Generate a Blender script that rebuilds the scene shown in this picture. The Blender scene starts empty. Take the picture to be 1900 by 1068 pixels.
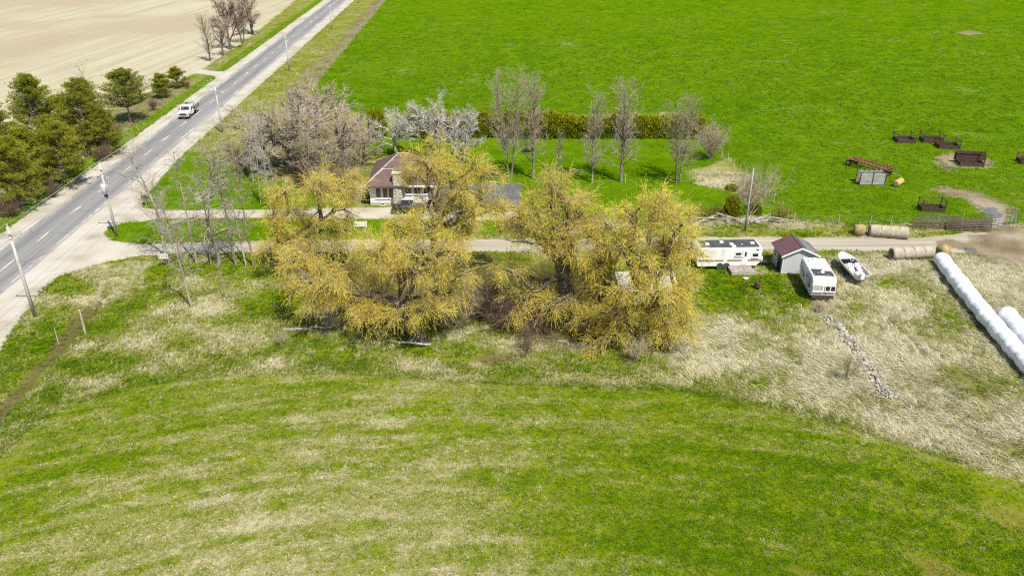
import bpy, math, random
import numpy as np
from mathutils import Vector, Matrix

# ------------------------------------------------------------------ camera, sky, sun, exposure
scene = bpy.context.scene
CAM_H, PITCH, FPX = 40.0, math.radians(26.9), 1478.0
cam_data = bpy.data.cameras.new("camera")
cam = bpy.data.objects.new("camera", cam_data)
scene.collection.objects.link(cam)
cam.location = (0, 0, CAM_H)
cam.rotation_euler = (math.pi / 2 - PITCH, 0, 0)
cam_data.sensor_width = 36.0
cam_data.lens = FPX / 1900.0 * 36.0
cam_data.clip_end = 8000.0
scene.camera = cam

SUN_EL = math.radians(58.0)
SUN_AZ = math.atan2(0.56, -0.83)          # behind the camera, to the right
world = bpy.data.worlds.new("World")
scene.world = world
world.use_nodes = True
wn = world.node_tree
sky = wn.nodes.new("ShaderNodeTexSky")
sky.sky_type = 'NISHITA'
sky.sun_disc = False
sky.sun_elevation = SUN_EL
sky.sun_rotation = SUN_AZ
wn.links.new(sky.outputs[0], wn.nodes["Background"].inputs[0])
wn.nodes["Background"].inputs[1].default_value = 0.085
sun_data = bpy.data.lights.new("sun", 'SUN')
sun_data.energy = 4.2
sun_data.angle = math.radians(0.53)
sun_data.color = (1.0, 0.955, 0.88)
sun = bpy.data.objects.new("sun", sun_data)
scene.collection.objects.link(sun)
sun_dir = Vector((math.sin(SUN_AZ) * math.cos(SUN_EL), math.cos(SUN_AZ) * math.cos(SUN_EL), math.sin(SUN_EL)))
sun.rotation_euler = sun_dir.to_track_quat('Z', 'Y').to_euler()
sun.location = sun_dir * 200
scene.view_settings.view_transform = 'Standard'
scene.view_settings.look = 'None'
scene.view_settings.exposure = 0.86
scene.view_settings.gamma = 1.0
scene.cycles.filter_width = 1.15
scene.cycles.use_denoising = False
scene.cycles.max_bounces = 5
scene.cycles.diffuse_bounces = 2
scene.cycles.transparent_max_bounces = 8

# ------------------------------------------------------------------ survey helpers (ground plan read off the photograph)
SP, CP = math.sin(PITCH), math.cos(PITCH)
def ray(px, py):
    u, v = (px - 950.0) / FPX, (534.0 - py) / FPX
    return Vector((u, CP + v * SP, -SP + v * CP))
def G(px, py, z=0.0):                       # point of the ground plan
    d = ray(px, py); t = (z - CAM_H) / d.z
    return Vector((d.x * t, d.y * t, z))
def P(px, py, Y):                           # point at northing Y
    d = ray(px, py); t = Y / d.y
    return Vector((d.x * t, Y, CAM_H + d.z * t))
def GP(pts): return [tuple(G(*p)[:2]) for p in pts]
def depth(p): return p[1] * CP + (CAM_H - p[2]) * SP
def mpp(p): return depth(p) / FPX           # metres per photo pixel there
def height_at(base, top_py):                # height of a vertical thing standing at base
    k = (534.0 - top_py) / FPX
    y = base[1]
    # (z-H)*CP + y*SP = k*(y*CP - (z-H)*SP)
    zz = (k * y * CP - y * SP) / (CP + k * SP)
    return zz + CAM_H

# ------------------------------------------------------------------ value noise shared by the ground and what grows on it
_rs = np.random.RandomState(11)
_tab = _rs.rand(256, 256)
def vnoise(x, y):
    xi, yi = np.floor(x).astype(int), np.floor(y).astype(int)
    fx, fy = x - xi, y - yi
    fx, fy = fx * fx * (3 - 2 * fx), fy * fy * (3 - 2 * fy)
    a, b = _tab[xi & 255, yi & 255], _tab[(xi + 1) & 255, yi & 255]
    c, d = _tab[xi & 255, (yi + 1) & 255], _tab[(xi + 1) & 255, (yi + 1) & 255]
    return (a * (1 - fx) + b * fx) * (1 - fy) + (c * (1 - fx) + d * fx) * fy
def fbm(x, y, o=4):
    s, a, t = 0.0, 0.5, 0.0
    for i in range(o):
        s = s + a * vnoise(x * 2 ** i + 17.3 * i, y * 2 ** i + 5.1 * i); t += a; a *= 0.5
    return s / t
def sdf(poly, X, Y):                        # signed distance, positive inside
    poly = np.array(poly); n = len(poly)
    dmin = np.full(X.shape, 1e9); inside = np.zeros(X.shape, bool)
    for i in range(n):
        ax, ay = poly[i]; bx, by = poly[(i + 1) % n]
        ex, ey = bx - ax, by - ay
        t = np.clip(((X - ax) * ex + (Y - ay) * ey) / max(ex * ex + ey * ey, 1e-9), 0, 1)
        dmin = np.minimum(dmin, np.hypot(X - ax - t * ex, Y - ay - t * ey))
        if ay != by:
            c = ((ay > Y) != (by > Y)) & (X < (bx - ax) * (Y - ay) / (by - ay) + ax)
            inside ^= c
    return np.where(inside, dmin, -dmin)
def sline(pts, X, Y, w):                    # positive within w of a polyline
    dmin = np.full(X.shape, 1e9)
    for (ax, ay), (bx, by) in zip(pts[:-1], pts[1:]):
        ex, ey = bx - ax, by - ay
        t = np.clip(((X - ax) * ex + (Y - ay) * ey) / (ex * ex + ey * ey), 0, 1)
        dmin = np.minimum(dmin, np.hypot(X - ax - t * ex, Y - ay - t * ey))
    return w - dmin

# ------------------------------------------------------------------ node materials
class NT:
    def __init__(s, name):
        s.m = bpy.data.materials.new(name); s.m.use_nodes = True
        s.t = s.m.node_tree; s.t.nodes.clear()
        s.out = s.t.nodes.new("ShaderNodeOutputMaterial")
        s._pos = None
    def n(s, k): return s.t.nodes.new(k)
    def l(s, a, b):
        s.t.links.new(a, b)
    def put(s, sock, v):
        if hasattr(v, 'is_linked'): s.l(v, sock)
        else:
            if isinstance(v, (tuple, list)) and len(v) == 3 and sock.type == 'RGBA': v = (*v, 1.0)
            sock.default_value = v
    def pos(s):
        if s._pos is None: s._pos = s.n("ShaderNodeNewGeometry").outputs["Position"]
        return s._pos
    def obj(s): return s.n("ShaderNodeTexCoord").outputs["Object"]
    def attr(s, name, kind='GEOMETRY'):
        a = s.n("ShaderNodeAttribute"); a.attribute_name = name; a.attribute_type = kind
        return a.outputs["Fac"]
    def math(s, op, a, b=0.0, clamp=False):
        m = s.n("ShaderNodeMath"); m.operation = op; m.use_clamp = clamp
        s.put(m.inputs[0], a); s.put(m.inputs[1], b)
        return m.outputs[0]
    def noise(s, vec, scale, detail=3.0, rough=0.55):
        m = s.n("ShaderNodeTexNoise"); s.put(m.inputs["Vector"], vec)
        m.inputs["Scale"].default_value = scale; m.inputs["Detail"].default_value = detail
        m.inputs["Roughness"].default_value = rough
        return m.outputs["Fac"]
    def mapping(s, vec, scale=(1, 1, 1), rot=(0, 0, 0)):
        m = s.n("ShaderNodeMapping"); s.put(m.inputs["Vector"], vec)
        m.inputs["Scale"].default_value = scale; m.inputs["Rotation"].default_value = rot
        return m.outputs[0]
    def comb(s, x, y, z=0.0):
        m = s.n("ShaderNodeCombineXYZ")
        for i, v in enumerate((x, y, z)): s.put(m.inputs[i], v)
        return m.outputs[0]
    def sep(s, v):
        m = s.n("ShaderNodeSeparateXYZ"); s.put(m.inputs[0], v); return m.outputs
    def step(s, v, lo, hi, a=0.0, b=1.0):
        m = s.n("ShaderNodeMapRange"); m.interpolation_type = 'SMOOTHSTEP'
        s.put(m.inputs["Value"], v)
        for k, x in (("From Min", lo), ("From Max", hi), ("To Min", a), ("To Max", b)): s.put(m.inputs[k], x)
        return m.outputs[0]
    def lin(s, v, lo, hi, a=0.0, b=1.0):
        m = s.n("ShaderNodeMapRange"); s.put(m.inputs["Value"], v)
        for k, x in (("From Min", lo), ("From Max", hi), ("To Min", a), ("To Max", b)): s.put(m.inputs[k], x)
        return m.outputs[0]
    def mix(s, f, a, b, mode='MIX'):
        m = s.n("ShaderNodeMix"); m.data_type = 'RGBA'; m.blend_type = mode
        s.put(m.inputs[0], f); s.put(m.inputs[6], a); s.put(m.inputs[7], b)
        return m.outputs[2]
    def ramp(s, f, stops):
        m = s.n("ShaderNodeValToRGB"); cr = m.color_ramp
        while len(cr.elements) < len(stops): cr.elements.new(0.5)
        for e, (p, c) in zip(cr.elements, stops): e.position = p; e.color = (*c, 1.0)
        s.put(m.inputs[0], f)
        return m.outputs[0]
    def bsdf(s, col, rough=0.85, metal=0.0, bump=None, bstr=0.5, bdist=0.05, spec=0.3, trans=0.0):
        b = s.n("ShaderNodeBsdfPrincipled")
        s.put(b.inputs["Base Color"], col); s.put(b.inputs["Roughness"], rough); s.put(b.inputs["Metallic"], metal)
        b.inputs["Specular IOR Level"].default_value = spec
        if bump is not None:
            k = s.n("ShaderNodeBump"); k.inputs["Strength"].default_value = bstr; k.inputs["Distance"].default_value = bdist
            s.put(k.inputs["Height"], bump); s.l(k.outputs[0], b.inputs["Normal"])
        o = b.outputs[0]
        if trans > 0:
            tr = s.n("ShaderNodeBsdfTranslucent"); s.put(tr.inputs["Color"], col)
            mx = s.n("ShaderNodeMixShader"); mx.inputs[0].default_value = trans
            s.l(o, mx.inputs[1]); s.l(tr.outputs[0], mx.inputs[2]); o = mx.outputs[0]
        s.l(o, s.out.inputs["Surface"])
        return s.m

_mats = {}
def mat(name, col, rough=0.7, col2=None, scale=3.0, metal=0.0, spec=0.3, bump=0.0, stretch=(1, 1, 1), lo=0.35, hi=0.65, speck=None):
    """worn plain material: two colours mixed by noise, fine grain on top"""
    if name in _mats: return _mats[name]
    t = NT(name); v = t.mapping(t.obj(), stretch)
    n = t.noise(v, scale, 5.0, 0.6); f = t.noise(v, scale * 9, 3.0, 0.6)
    c = t.mix(t.step(n, lo, hi), col, col2 if col2 else tuple(x * 0.82 for x in col))
    c = t.mix(t.lin(f, 0.3, 0.7, 0.0, 0.22), c, tuple(x * 0.55 for x in col))
    if speck: c = t.mix(t.step(t.noise(v, scale * 2.3, 4.0, 0.7), 0.58, 0.66), c, speck)
    _mats[name] = t.bsdf(c, rough, metal, bump=f if bump else None, bstr=bump, bdist=0.02, spec=spec)
    return _mats[name]
def leaf_mat(name, stops, trans=0.3, rough=0.75):
    if name in _mats: return _mats[name]
    t = NT(name)
    f = t.attr("tint")
    n = t.noise(t.pos(), 0.35, 2.0)
    f = t.math('ADD', f, t.math('MULTIPLY', t.math('SUBTRACT', n, 0.5), 0.7), clamp=True)
    _mats[name] = t.bsdf(t.ramp(f, stops), rough, trans=trans, spec=0.15)
    return _mats[name]
def inst_mat(name, stops, trans=0.25):
    t = NT(name)
    f = t.attr("tint", 'INSTANCER')
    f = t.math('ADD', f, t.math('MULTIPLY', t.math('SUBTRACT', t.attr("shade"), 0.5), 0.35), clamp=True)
    return t.bsdf(t.ramp(f, stops), 0.8, trans=trans, spec=0.15)

# ------------------------------------------------------------------ mesh helpers
COL = scene.collection
def tag(o, label=None, cat=None, group=None, kind=None):
    if label: o["label"] = label
    if cat: o["category"] = cat
    if group: o["group"] = group
    if kind: o["kind"] = kind
    return o
def thing(name, label, cat, loc=(0, 0, 0), rz=0.0, group=None):
    o = bpy.data.objects.new(name, None); COL.objects.link(o)
    o.location = loc; o.rotation_euler = (0, 0, rz); o.empty_display_size = 0.3
    return tag(o, label, cat, group)
def np_mesh(name, V, quads=None, tris=None, tint=None, smooth=False, m=None):
    V = np.asarray(V, np.float32)
    me = bpy.data.meshes.new(name)
    nq = 0 if quads is None else len(quads); nt = 0 if tris is None else len(tris)
    loops = []
    if nq: loops.append(np.asarray(quads, np.int32).ravel())
    if nt: loops.append(np.asarray(tris, np.int32).ravel())
    loops = np.concatenate(loops)
    starts = np.concatenate([np.arange(nq) * 4, nq * 4 + np.arange(nt) * 3]).astype(np.int32)
    totals = np.concatenate([np.full(nq, 4), np.full(nt, 3)]).astype(np.int32)
    me.vertices.add(len(V)); me.vertices.foreach_set("co", V.ravel())
    me.loops.add(len(loops)); me.loops.foreach_set("vertex_index", loops)
    me.polygons.add(nq + nt); me.polygons.foreach_set("loop_start", starts); me.polygons.foreach_set("loop_total", totals)
    if smooth: me.polygons.foreach_set("use_smooth", np.ones(nq + nt, bool))
    if tint is not None:
        a = me.attributes.new("tint", 'FLOAT', 'POINT'); a.data.foreach_set("value", np.asarray(tint, np.float32))
    me.update(calc_edges=True); me.validate()
    if m: me.materials.append(m)
    return me
def put(name, me, parent=None, loc=None):
    o = bpy.data.objects.new(name, me); COL.objects.link(o)
    if parent: o.parent = parent
    if loc is not None: o.location = loc
    return o
class MB:
    """collects shapes of ONE part"""
    def __init__(s): s.v, s.f = [], []
    def add(s, vs, fs):
        k = len(s.v); s.v += [tuple(p) for p in vs]; s.f += [tuple(i + k for i in f) for f in fs]; return s
    def box(s, c, d, rz=0.0, top=(1, 1), rx=0.0, ry=0.0):
        x, y, z = d[0] / 2, d[1] / 2, d[2] / 2
        vs = [(-x, -y, -z), (x, -y, -z), (x, y, -z), (-x, y, -z)] + [(a * top[0], b * top[1], z) for a, b in ((-x, -y), (x, -y), (x, y), (-x, y))]
        R = Matrix.Rotation(rz, 3, 'Z') @ Matrix.Rotation(ry, 3, 'Y') @ Matrix.Rotation(rx, 3, 'X')
        vs = [R @ Vector(p) + Vector(c) for p in vs]
        return s.add(vs, [(3, 2, 1, 0), (4, 5, 6, 7), (0, 1, 5, 4), (1, 2, 6, 5), (2, 3, 7, 6), (3, 0, 4, 7)])
    def cyl(s, a, b, r0, r1=None, n=10, caps=True):
        a, b = Vector(a), Vector(b); r1 = r0 if r1 is None else r1
        d = (b - a).normalized(); u = d.orthogonal().normalized(); w = d.cross(u)
        vs = [a + (u * math.cos(2 * math.pi * i / n) + w * math.sin(2 * math.pi * i / n)) * r0 for i in range(n)]
        vs += [b + (u * math.cos(2 * math.pi * i / n) + w * math.sin(2 * math.pi * i / n)) * r1 for i in range(n)]
        fs = [(i, (i + 1) % n, n + (i + 1) % n, n + i) for i in range(n)]
        if caps: fs += [tuple(range(n - 1, -1, -1)), tuple(range(n, 2 * n))]
        return s.add(vs, fs)
    def tube(s, pts, r, n=6):
        for a, b in zip(pts[:-1], pts[1:]): s.cyl(a, b, r, r, n)
        return s
    def prism(s, prof, y0, y1):              # closed (x,z) profile swept along y
        n = len(prof)
        vs = [(x, y0, z) for x, z in prof] + [(x, y1, z) for x, z in prof]
        fs = [tuple(range(n)), tuple(range(2 * n - 1, n - 1, -1))] + [(i, n + i, n + (i + 1) % n, (i + 1) % n) for i in range(n)]
        return s.add(vs, fs)
    def prismx(s, prof, x0, x1):             # closed (y,z) profile swept along x
        n = len(prof)
        vs = [(x0, y, z) for y, z in prof] + [(x1, y, z) for y, z in prof]
        fs = [tuple(range(n - 1, -1, -1)), tuple(range(n, 2 * n))] + [((i + 1) % n, n + (i + 1) % n, n + i, i) for i in range(n)]
        return s.add(vs, fs)
    def poly(s, pts): return s.add(pts, [tuple(range(len(pts)))])
    def loft(s, rings, caps=True):
        n = len(rings[0]); vs = [p for r in rings for p in r]; fs = []
        for k in range(len(rings) - 1):
            fs += [(k * n + i, k * n + (i + 1) % n, (k + 1) * n + (i + 1) % n, (k + 1) * n + i) for i in range(n)]
        if caps: fs += [tuple(range(n - 1, -1, -1)), tuple((len(rings) - 1) * n + i for i in range(n))]
        return s.add(vs, fs)
    def mesh(s, name, m, smooth=False):
        me = bpy.data.meshes.new(name); me.from_pydata(s.v, [], s.f); me.update()
        if smooth: me.polygons.foreach_set("use_smooth", [True] * len(me.polygons))
        me.materials.append(m); return me
    def build(s, name, m, parent=None, smooth=False, loc=None, bevel=0.0):
        o = put(name, s.mesh(name, m, smooth), parent, loc)
        if bevel:
            b = o.modifiers.new("bevel", 'BEVEL'); b.width = bevel; b.segments = 2; b.limit_method = 'ANGLE'
        return o
def copy_tree(o, parent=None):
    c = o.copy(); COL.objects.link(c)
    if parent: c.parent = parent
    for ch in o.children: copy_tree(ch, c)
    return c
# ------------------------------------------------------------------ land: one surveyed sheet cut into fields
RA = math.radians(-1.805); RO = Vector((-62.4, 88.57, 0))
def R(d, s, z=0.0):                         # d metres right of the road's west edge, s along it
    return Vector((RO.x + d * math.cos(RA) + s * math.sin(RA), RO.y - d * math.sin(RA) + s * math.cos(RA), z))
def R2(d, s): return tuple(R(d, s)[:2])
ROAD_W = 6.2

def axis(spans):
    out = []
    for a, b, st in spans: out += list(np.arange(a, b, st))
    return np.array(out + [spans[-1][1]])
gx = axis([(-2500, -600, 190), (-600, -240, 30), (-240, -95, 2.5), (-95, 75, 0.7), (75, 240, 2.5), (240, 600, 30), (600, 2500, 190)])
gy = axis([(-400, 20, 35), (20, 34, 2), (34, 150, 0.7), (150, 345, 1.6), (345, 700, 18), (700, 4000, 220)])
GX, GY = np.meshgrid(gx, gy)
wob = (fbm(GX * 0.35 + 3, GY * 0.35, 3) - 0.5)
wob2 = (fbm(GX * 1.1 + 9, GY * 1.1, 2) - 0.5)

hay_poly = [(-300, -300), (-300, 40)] + GP([(-60, 900), (20, 812), (110, 752), (240, 712), (420, 692), (640, 688), (850, 702), (1050, 712), (1250, 718), (1420, 748), (1560, 782), (1720, 832), (1900, 890), (2100, 960)]) + [(300, 30), (300, -300)]
fence_right = GP([(1338, 290), (1372, 318), (1420, 365), (1478, 412)])
pasture_poly = [R2(21.3, 3900), R2(21.3, 100), R2(21.5, 85)] + GP([(640, 205), (690, 212), (1290, 212), (1330, 262)]) + fence_right + GP([(1560, 417), (1700, 414), (1840, 418), (1900, 415)]) + [(150, G(1900, 415)[1]), (2500, 150), (2500, 3900)]
lawn_polys = [
    GP([(668, 252), (690, 246), (1285, 246), (1325, 268)]) + fence_right + GP([(1440, 412), (1280, 405), (1100, 408), (1000, 430), (940, 436), (880, 436), (900, 402), (960, 350), (760, 292), (680, 285)]),
    GP([(262, 384), (266, 366), (280, 350), (316, 308), (352, 278), (420, 300), (470, 330), (560, 345), (660, 352), (660, 384), (480, 388), (300, 389)]),
    GP([(193, 434), (203, 422), (230, 413), (300, 406), (480, 404), (730, 408), (760, 420), (880, 436), (700, 442), (480, 447), (260, 452), (212, 447)]),
]
stubble_poly = [R2(-13.5, 3900), R2(-13.5, 236), R2(-9.5, 160), R2(-9.0, 110), R2(-10.0, 96), R2(-14, 80), R2(-16, 60), R2(-17, 20), R2(-17, -300), (-2500, -300), (-2500, 3900)]
gravel_polys = [
    [R2(-2.9, -300), R2(-2.8, 236), R2(-2.8, 3900), R2(9.2, 3900), R2(9.2, 36)] + GP([(280, 352), (265, 368), (262, 386), (300, 390), (480, 389), (700, 384), (800, 384), (800, 407), (720, 406), (480, 404), (300, 405.5), (230, 413), (203, 422), (193, 434), (207, 446), (262, 452), (330, 452), (330, 468), (265, 474), (192, 487), (134, 503), (107, 514), (77, 537), (50, 574), (0, 650)]) + [R2(10.2, -300)],
    [R2(-9.5, 107), R2(-2, 104), R2(-2, 96), R2(-4, 99.5), R2(-10, 103)],
]
dirt_poly = GP([(300, 451), (480, 447.5), (700, 443), (900, 444), (1100, 442), (1300, 440), (1500, 440), (1700, 440), (1800, 432), (1900, 428), (2000, 430), (2000, 495), (1900, 482), (1840, 473), (1720, 466), (1500, 464), (1300, 464), (1000, 466), (700, 468), (300, 470)])
mud_polys = [GP([(1735, 450), (1800, 440), (1840, 430), (1835, 400), (1790, 372), (1720, 352), (1745, 345), (1820, 358), (1880, 385), (1885, 420), (1990, 425), (1990, 505), (1900, 500), (1850, 486), (1800, 472)]),
             GP([(1733, 296), (1742, 284), (1775, 286), (1830, 290), (1850, 302), (1825, 314), (1780, 310), (1758, 316)]),
             GP([(1770, 60), (1800, 57), (1828, 62), (1800, 66)]), GP([(1200, 209), (1260, 207), (1290, 214), (1230, 216)])]
dry_polys = [GP([(1300, 592), (1340, 582), (1440, 590), (1500, 572), (1550, 540), (1555, 485), (1640, 484), (1740, 482), (1900, 488), (2200, 520), (2200, 960), (1900, 884), (1720, 826), (1560, 776), (1400, 736), (1270, 700), (1230, 660), (1262, 620)]),
             GP([(1275, 316), (1330, 303), (1355, 292), (1390, 335), (1410, 372), (1370, 356), (1300, 342)]),
             GP([(815, 640), (835, 618), (862, 604), (905, 608), (925, 632), (872, 645)]), GP([(655, 640), (668, 622), (705, 628), (722, 645), (690, 652)]), GP([(180, 500), (250, 486), (275, 492), (230, 545), (190, 555)]), GP([(1280, 405), (1400, 402), (1500, 412), (1560, 415), (1560, 420), (1480, 424), (1280, 421)])]
litter_shade_poly = GP([(500, 500), (560, 505), (650, 470), (900, 480), (1150, 490), (1250, 540), (1260, 640), (1180, 668), (1000, 640), (900, 615), (780, 640), (680, 620), (560, 560)])
brush_polys = [[R2(-5.6, -300), R2(-5.6, 90), R2(-9.5, 96), R2(-14, 80), R2(-16, 60), R2(-17, 20), R2(-17, -300)],
               [R2(16.5, 300), R2(17.5, 130), R2(16, 85), R2(21, 78), R2(22.2, 130), R2(21.5, 300)],
               GP([(420, 300), (480, 250), (560, 230), (680, 225), (690, 290), (660, 350), (540, 350)])]
ditch_line = GP([(-60, 830), (0, 760), (60, 690), (110, 640), (150, 585), (190, 545)])
pool_poly = GP([(845, 668), (880, 655), (935, 652), (972, 660), (960, 672), (900, 678)])
swale_line = GP([(560, 668), (640, 672), (760, 655), (900, 668), (980, 655)])

SD = {}
umax = lambda L: np.maximum.reduce(L)
SD["hay"] = sdf(hay_poly, GX, GY)
SD["pasture"] = sdf(pasture_poly, GX, GY)
SD["lawn"] = umax([sdf(p, GX, GY) for p in lawn_polys])
SD["stubble"] = sdf(stubble_poly, GX, GY)
SD["gravel"] = umax([sdf(p, GX, GY) for p in gravel_polys])
SD["dirt"] = sdf(dirt_poly, GX, GY)
SD["mud"] = umax([sdf(p, GX, GY) for p in mud_polys])
SD["dry"] = umax([sdf(p, GX, GY) for p in dry_polys])
SD["litter_shade"] = sdf(litter_shade_poly, GX, GY)
SD["brush"] = umax([sdf(p, GX, GY) for p in brush_polys])
SD["verge"] = umax([sdf([R2(-5.7, -300), R2(-5.4, 300), R2(-2, 300), R2(-2, -300)], GX, GY)])
rut_lines = [GP([(1640, 585), (1690, 630), (1720, 665)]), GP([(1700, 620), (1745, 660), (1790, 700), (1840, 760)]), GP([(1660, 700), (1720, 760)]), GP([(1790, 790), (1880, 830)])]
SD["ditch"] = np.maximum(np.maximum(umax([sline(l, GX, GY, 0.5) for l in rut_lines]), sdf(pool_poly, GX, GY)), np.maximum(sline(ditch_line, GX, GY, 1.15), sline(swale_line, GX, GY, 0.45)))

def dryness(X, Y, hay, dry, rough_bias=0.0):
    """share of last year's straw in the sward, 0 green .. 1 straw"""
    # mowing rows sweep round in wide arcs
    arc = 41.0 - np.hypot(X * 0.55, Y - 20.0)
    row = fbm(arc * 0.42 + 0.5 * fbm(X * 0.1, Y * 0.1, 2), X * 0.035 + 40, 3)
    row2 = fbm(arc * 1.3, X * 0.11 + 8, 2)
    pat = fbm(X * 0.16 + 70, Y * 0.2, 4)
    right = np.clip((X - 2 + (58 - Y) * 0.35) / 16, 0, 1)
    lower = np.clip((58 - Y) / 14, 0, 1)
    h = 0.48 + 0.30 * (row - 0.5) + 0.5 * (row2 - 0.5) + 0.22 * (pat - 0.5) + 0.55 * (fbm(arc * 2.6, X * 0.22 + 9, 2) - 0.5) + 0.45 * (fbm(X * 1.1, Y * 1.5 + 9, 2) - 0.5) - 0.34 * right * (0.35 + 0.65 * np.clip(hay / 7, 0, 1)) + 0.12 * lower * (1 - right)
    h = h - 0.16 * np.clip((-18 - X) / 15, 0, 1)
    r = 0.5 + (1.3 - 0.9 * np.clip((Y - 105) / 30, 0, 1)) * (fbm(X * 0.22 + 5, Y * 0.3 + 2, 4) - 0.5) + 0.5 * (fbm(X * 0.9, Y * 0.9, 2) - 0.5)
    d = 0.80 + 1.75 * (fbm(X * 0.22 + 31, Y * 0.3 + 12, 4) - 0.5) + 0.3 * (fbm(X * 1.0 + 31, Y * 1.0, 2) - 0.5)
    k = np.clip(hay / 2.0 + 0.5, 0, 1)
    o = r * (1 - k) + h * k
    yc = G(1390, 535); r = r - 0
    o = o - 0.42 * np.clip(1.25 - np.hypot((X - yc.x) / 7.5, (Y - yc.y) / 6.0), 0, 1)
    k = np.clip(dry / 3.0 + 0.5, 0, 1)
    return np.clip(o * (1 - k) + d * k, 0, 1)
SD["n_big"] = fbm(GX * 0.05 + 8, GY * 0.05, 3)
SD["n_mid"] = fbm(GX * 0.45 + 2, GY * 0.45 + 7, 3)
SD["n_jit"] = fbm(GX * 0.6 + 21, GY * 0.6 + 3, 2) - 0.5
SD["n_field"] = fbm(GX * 0.03, GY * 0.03 + 4, 3)
SD["n_soil"] = fbm((41.0 - np.hypot(GX * 0.72, GY - 20.0)) * 0.5, GX * 0.10 + 60, 3) * np.clip((GX - 0) / 14, 0, 1)
SD["n_fleck"] = fbm(GX * 0.12 + 44, GY * 0.2, 3)
SD["straw"] = dryness(GX, GY, SD["hay"], SD["dry"])

zone = np.zeros(GX.shape, np.int32)         # 0 rough ground
for i, k in enumerate(("hay", "pasture", "stubble", "gravel", "dirt")):
    zone[SD[k] > 0] = i + 1
zone[(SD["gravel"] > 0)] = 4
GZ = np.zeros(GX.shape)
GZ -= np.clip(sline(ditch_line, GX, GY, 2.2), 0, 2.2) * 0.28
GZ -= np.clip(sline(swale_line, GX, GY, 1.6), 0, 1.6) * 0.15
rough = np.clip((SD["dry"] + 0.5) / 2, 0, 1) + 0.6 * np.clip((SD["hay"] - 1) / 3, 0, 1)
GZ += rough * 0.16 * (fbm(GX * 0.5 + 4, GY * 0.5, 3) - 0.5)

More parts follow.
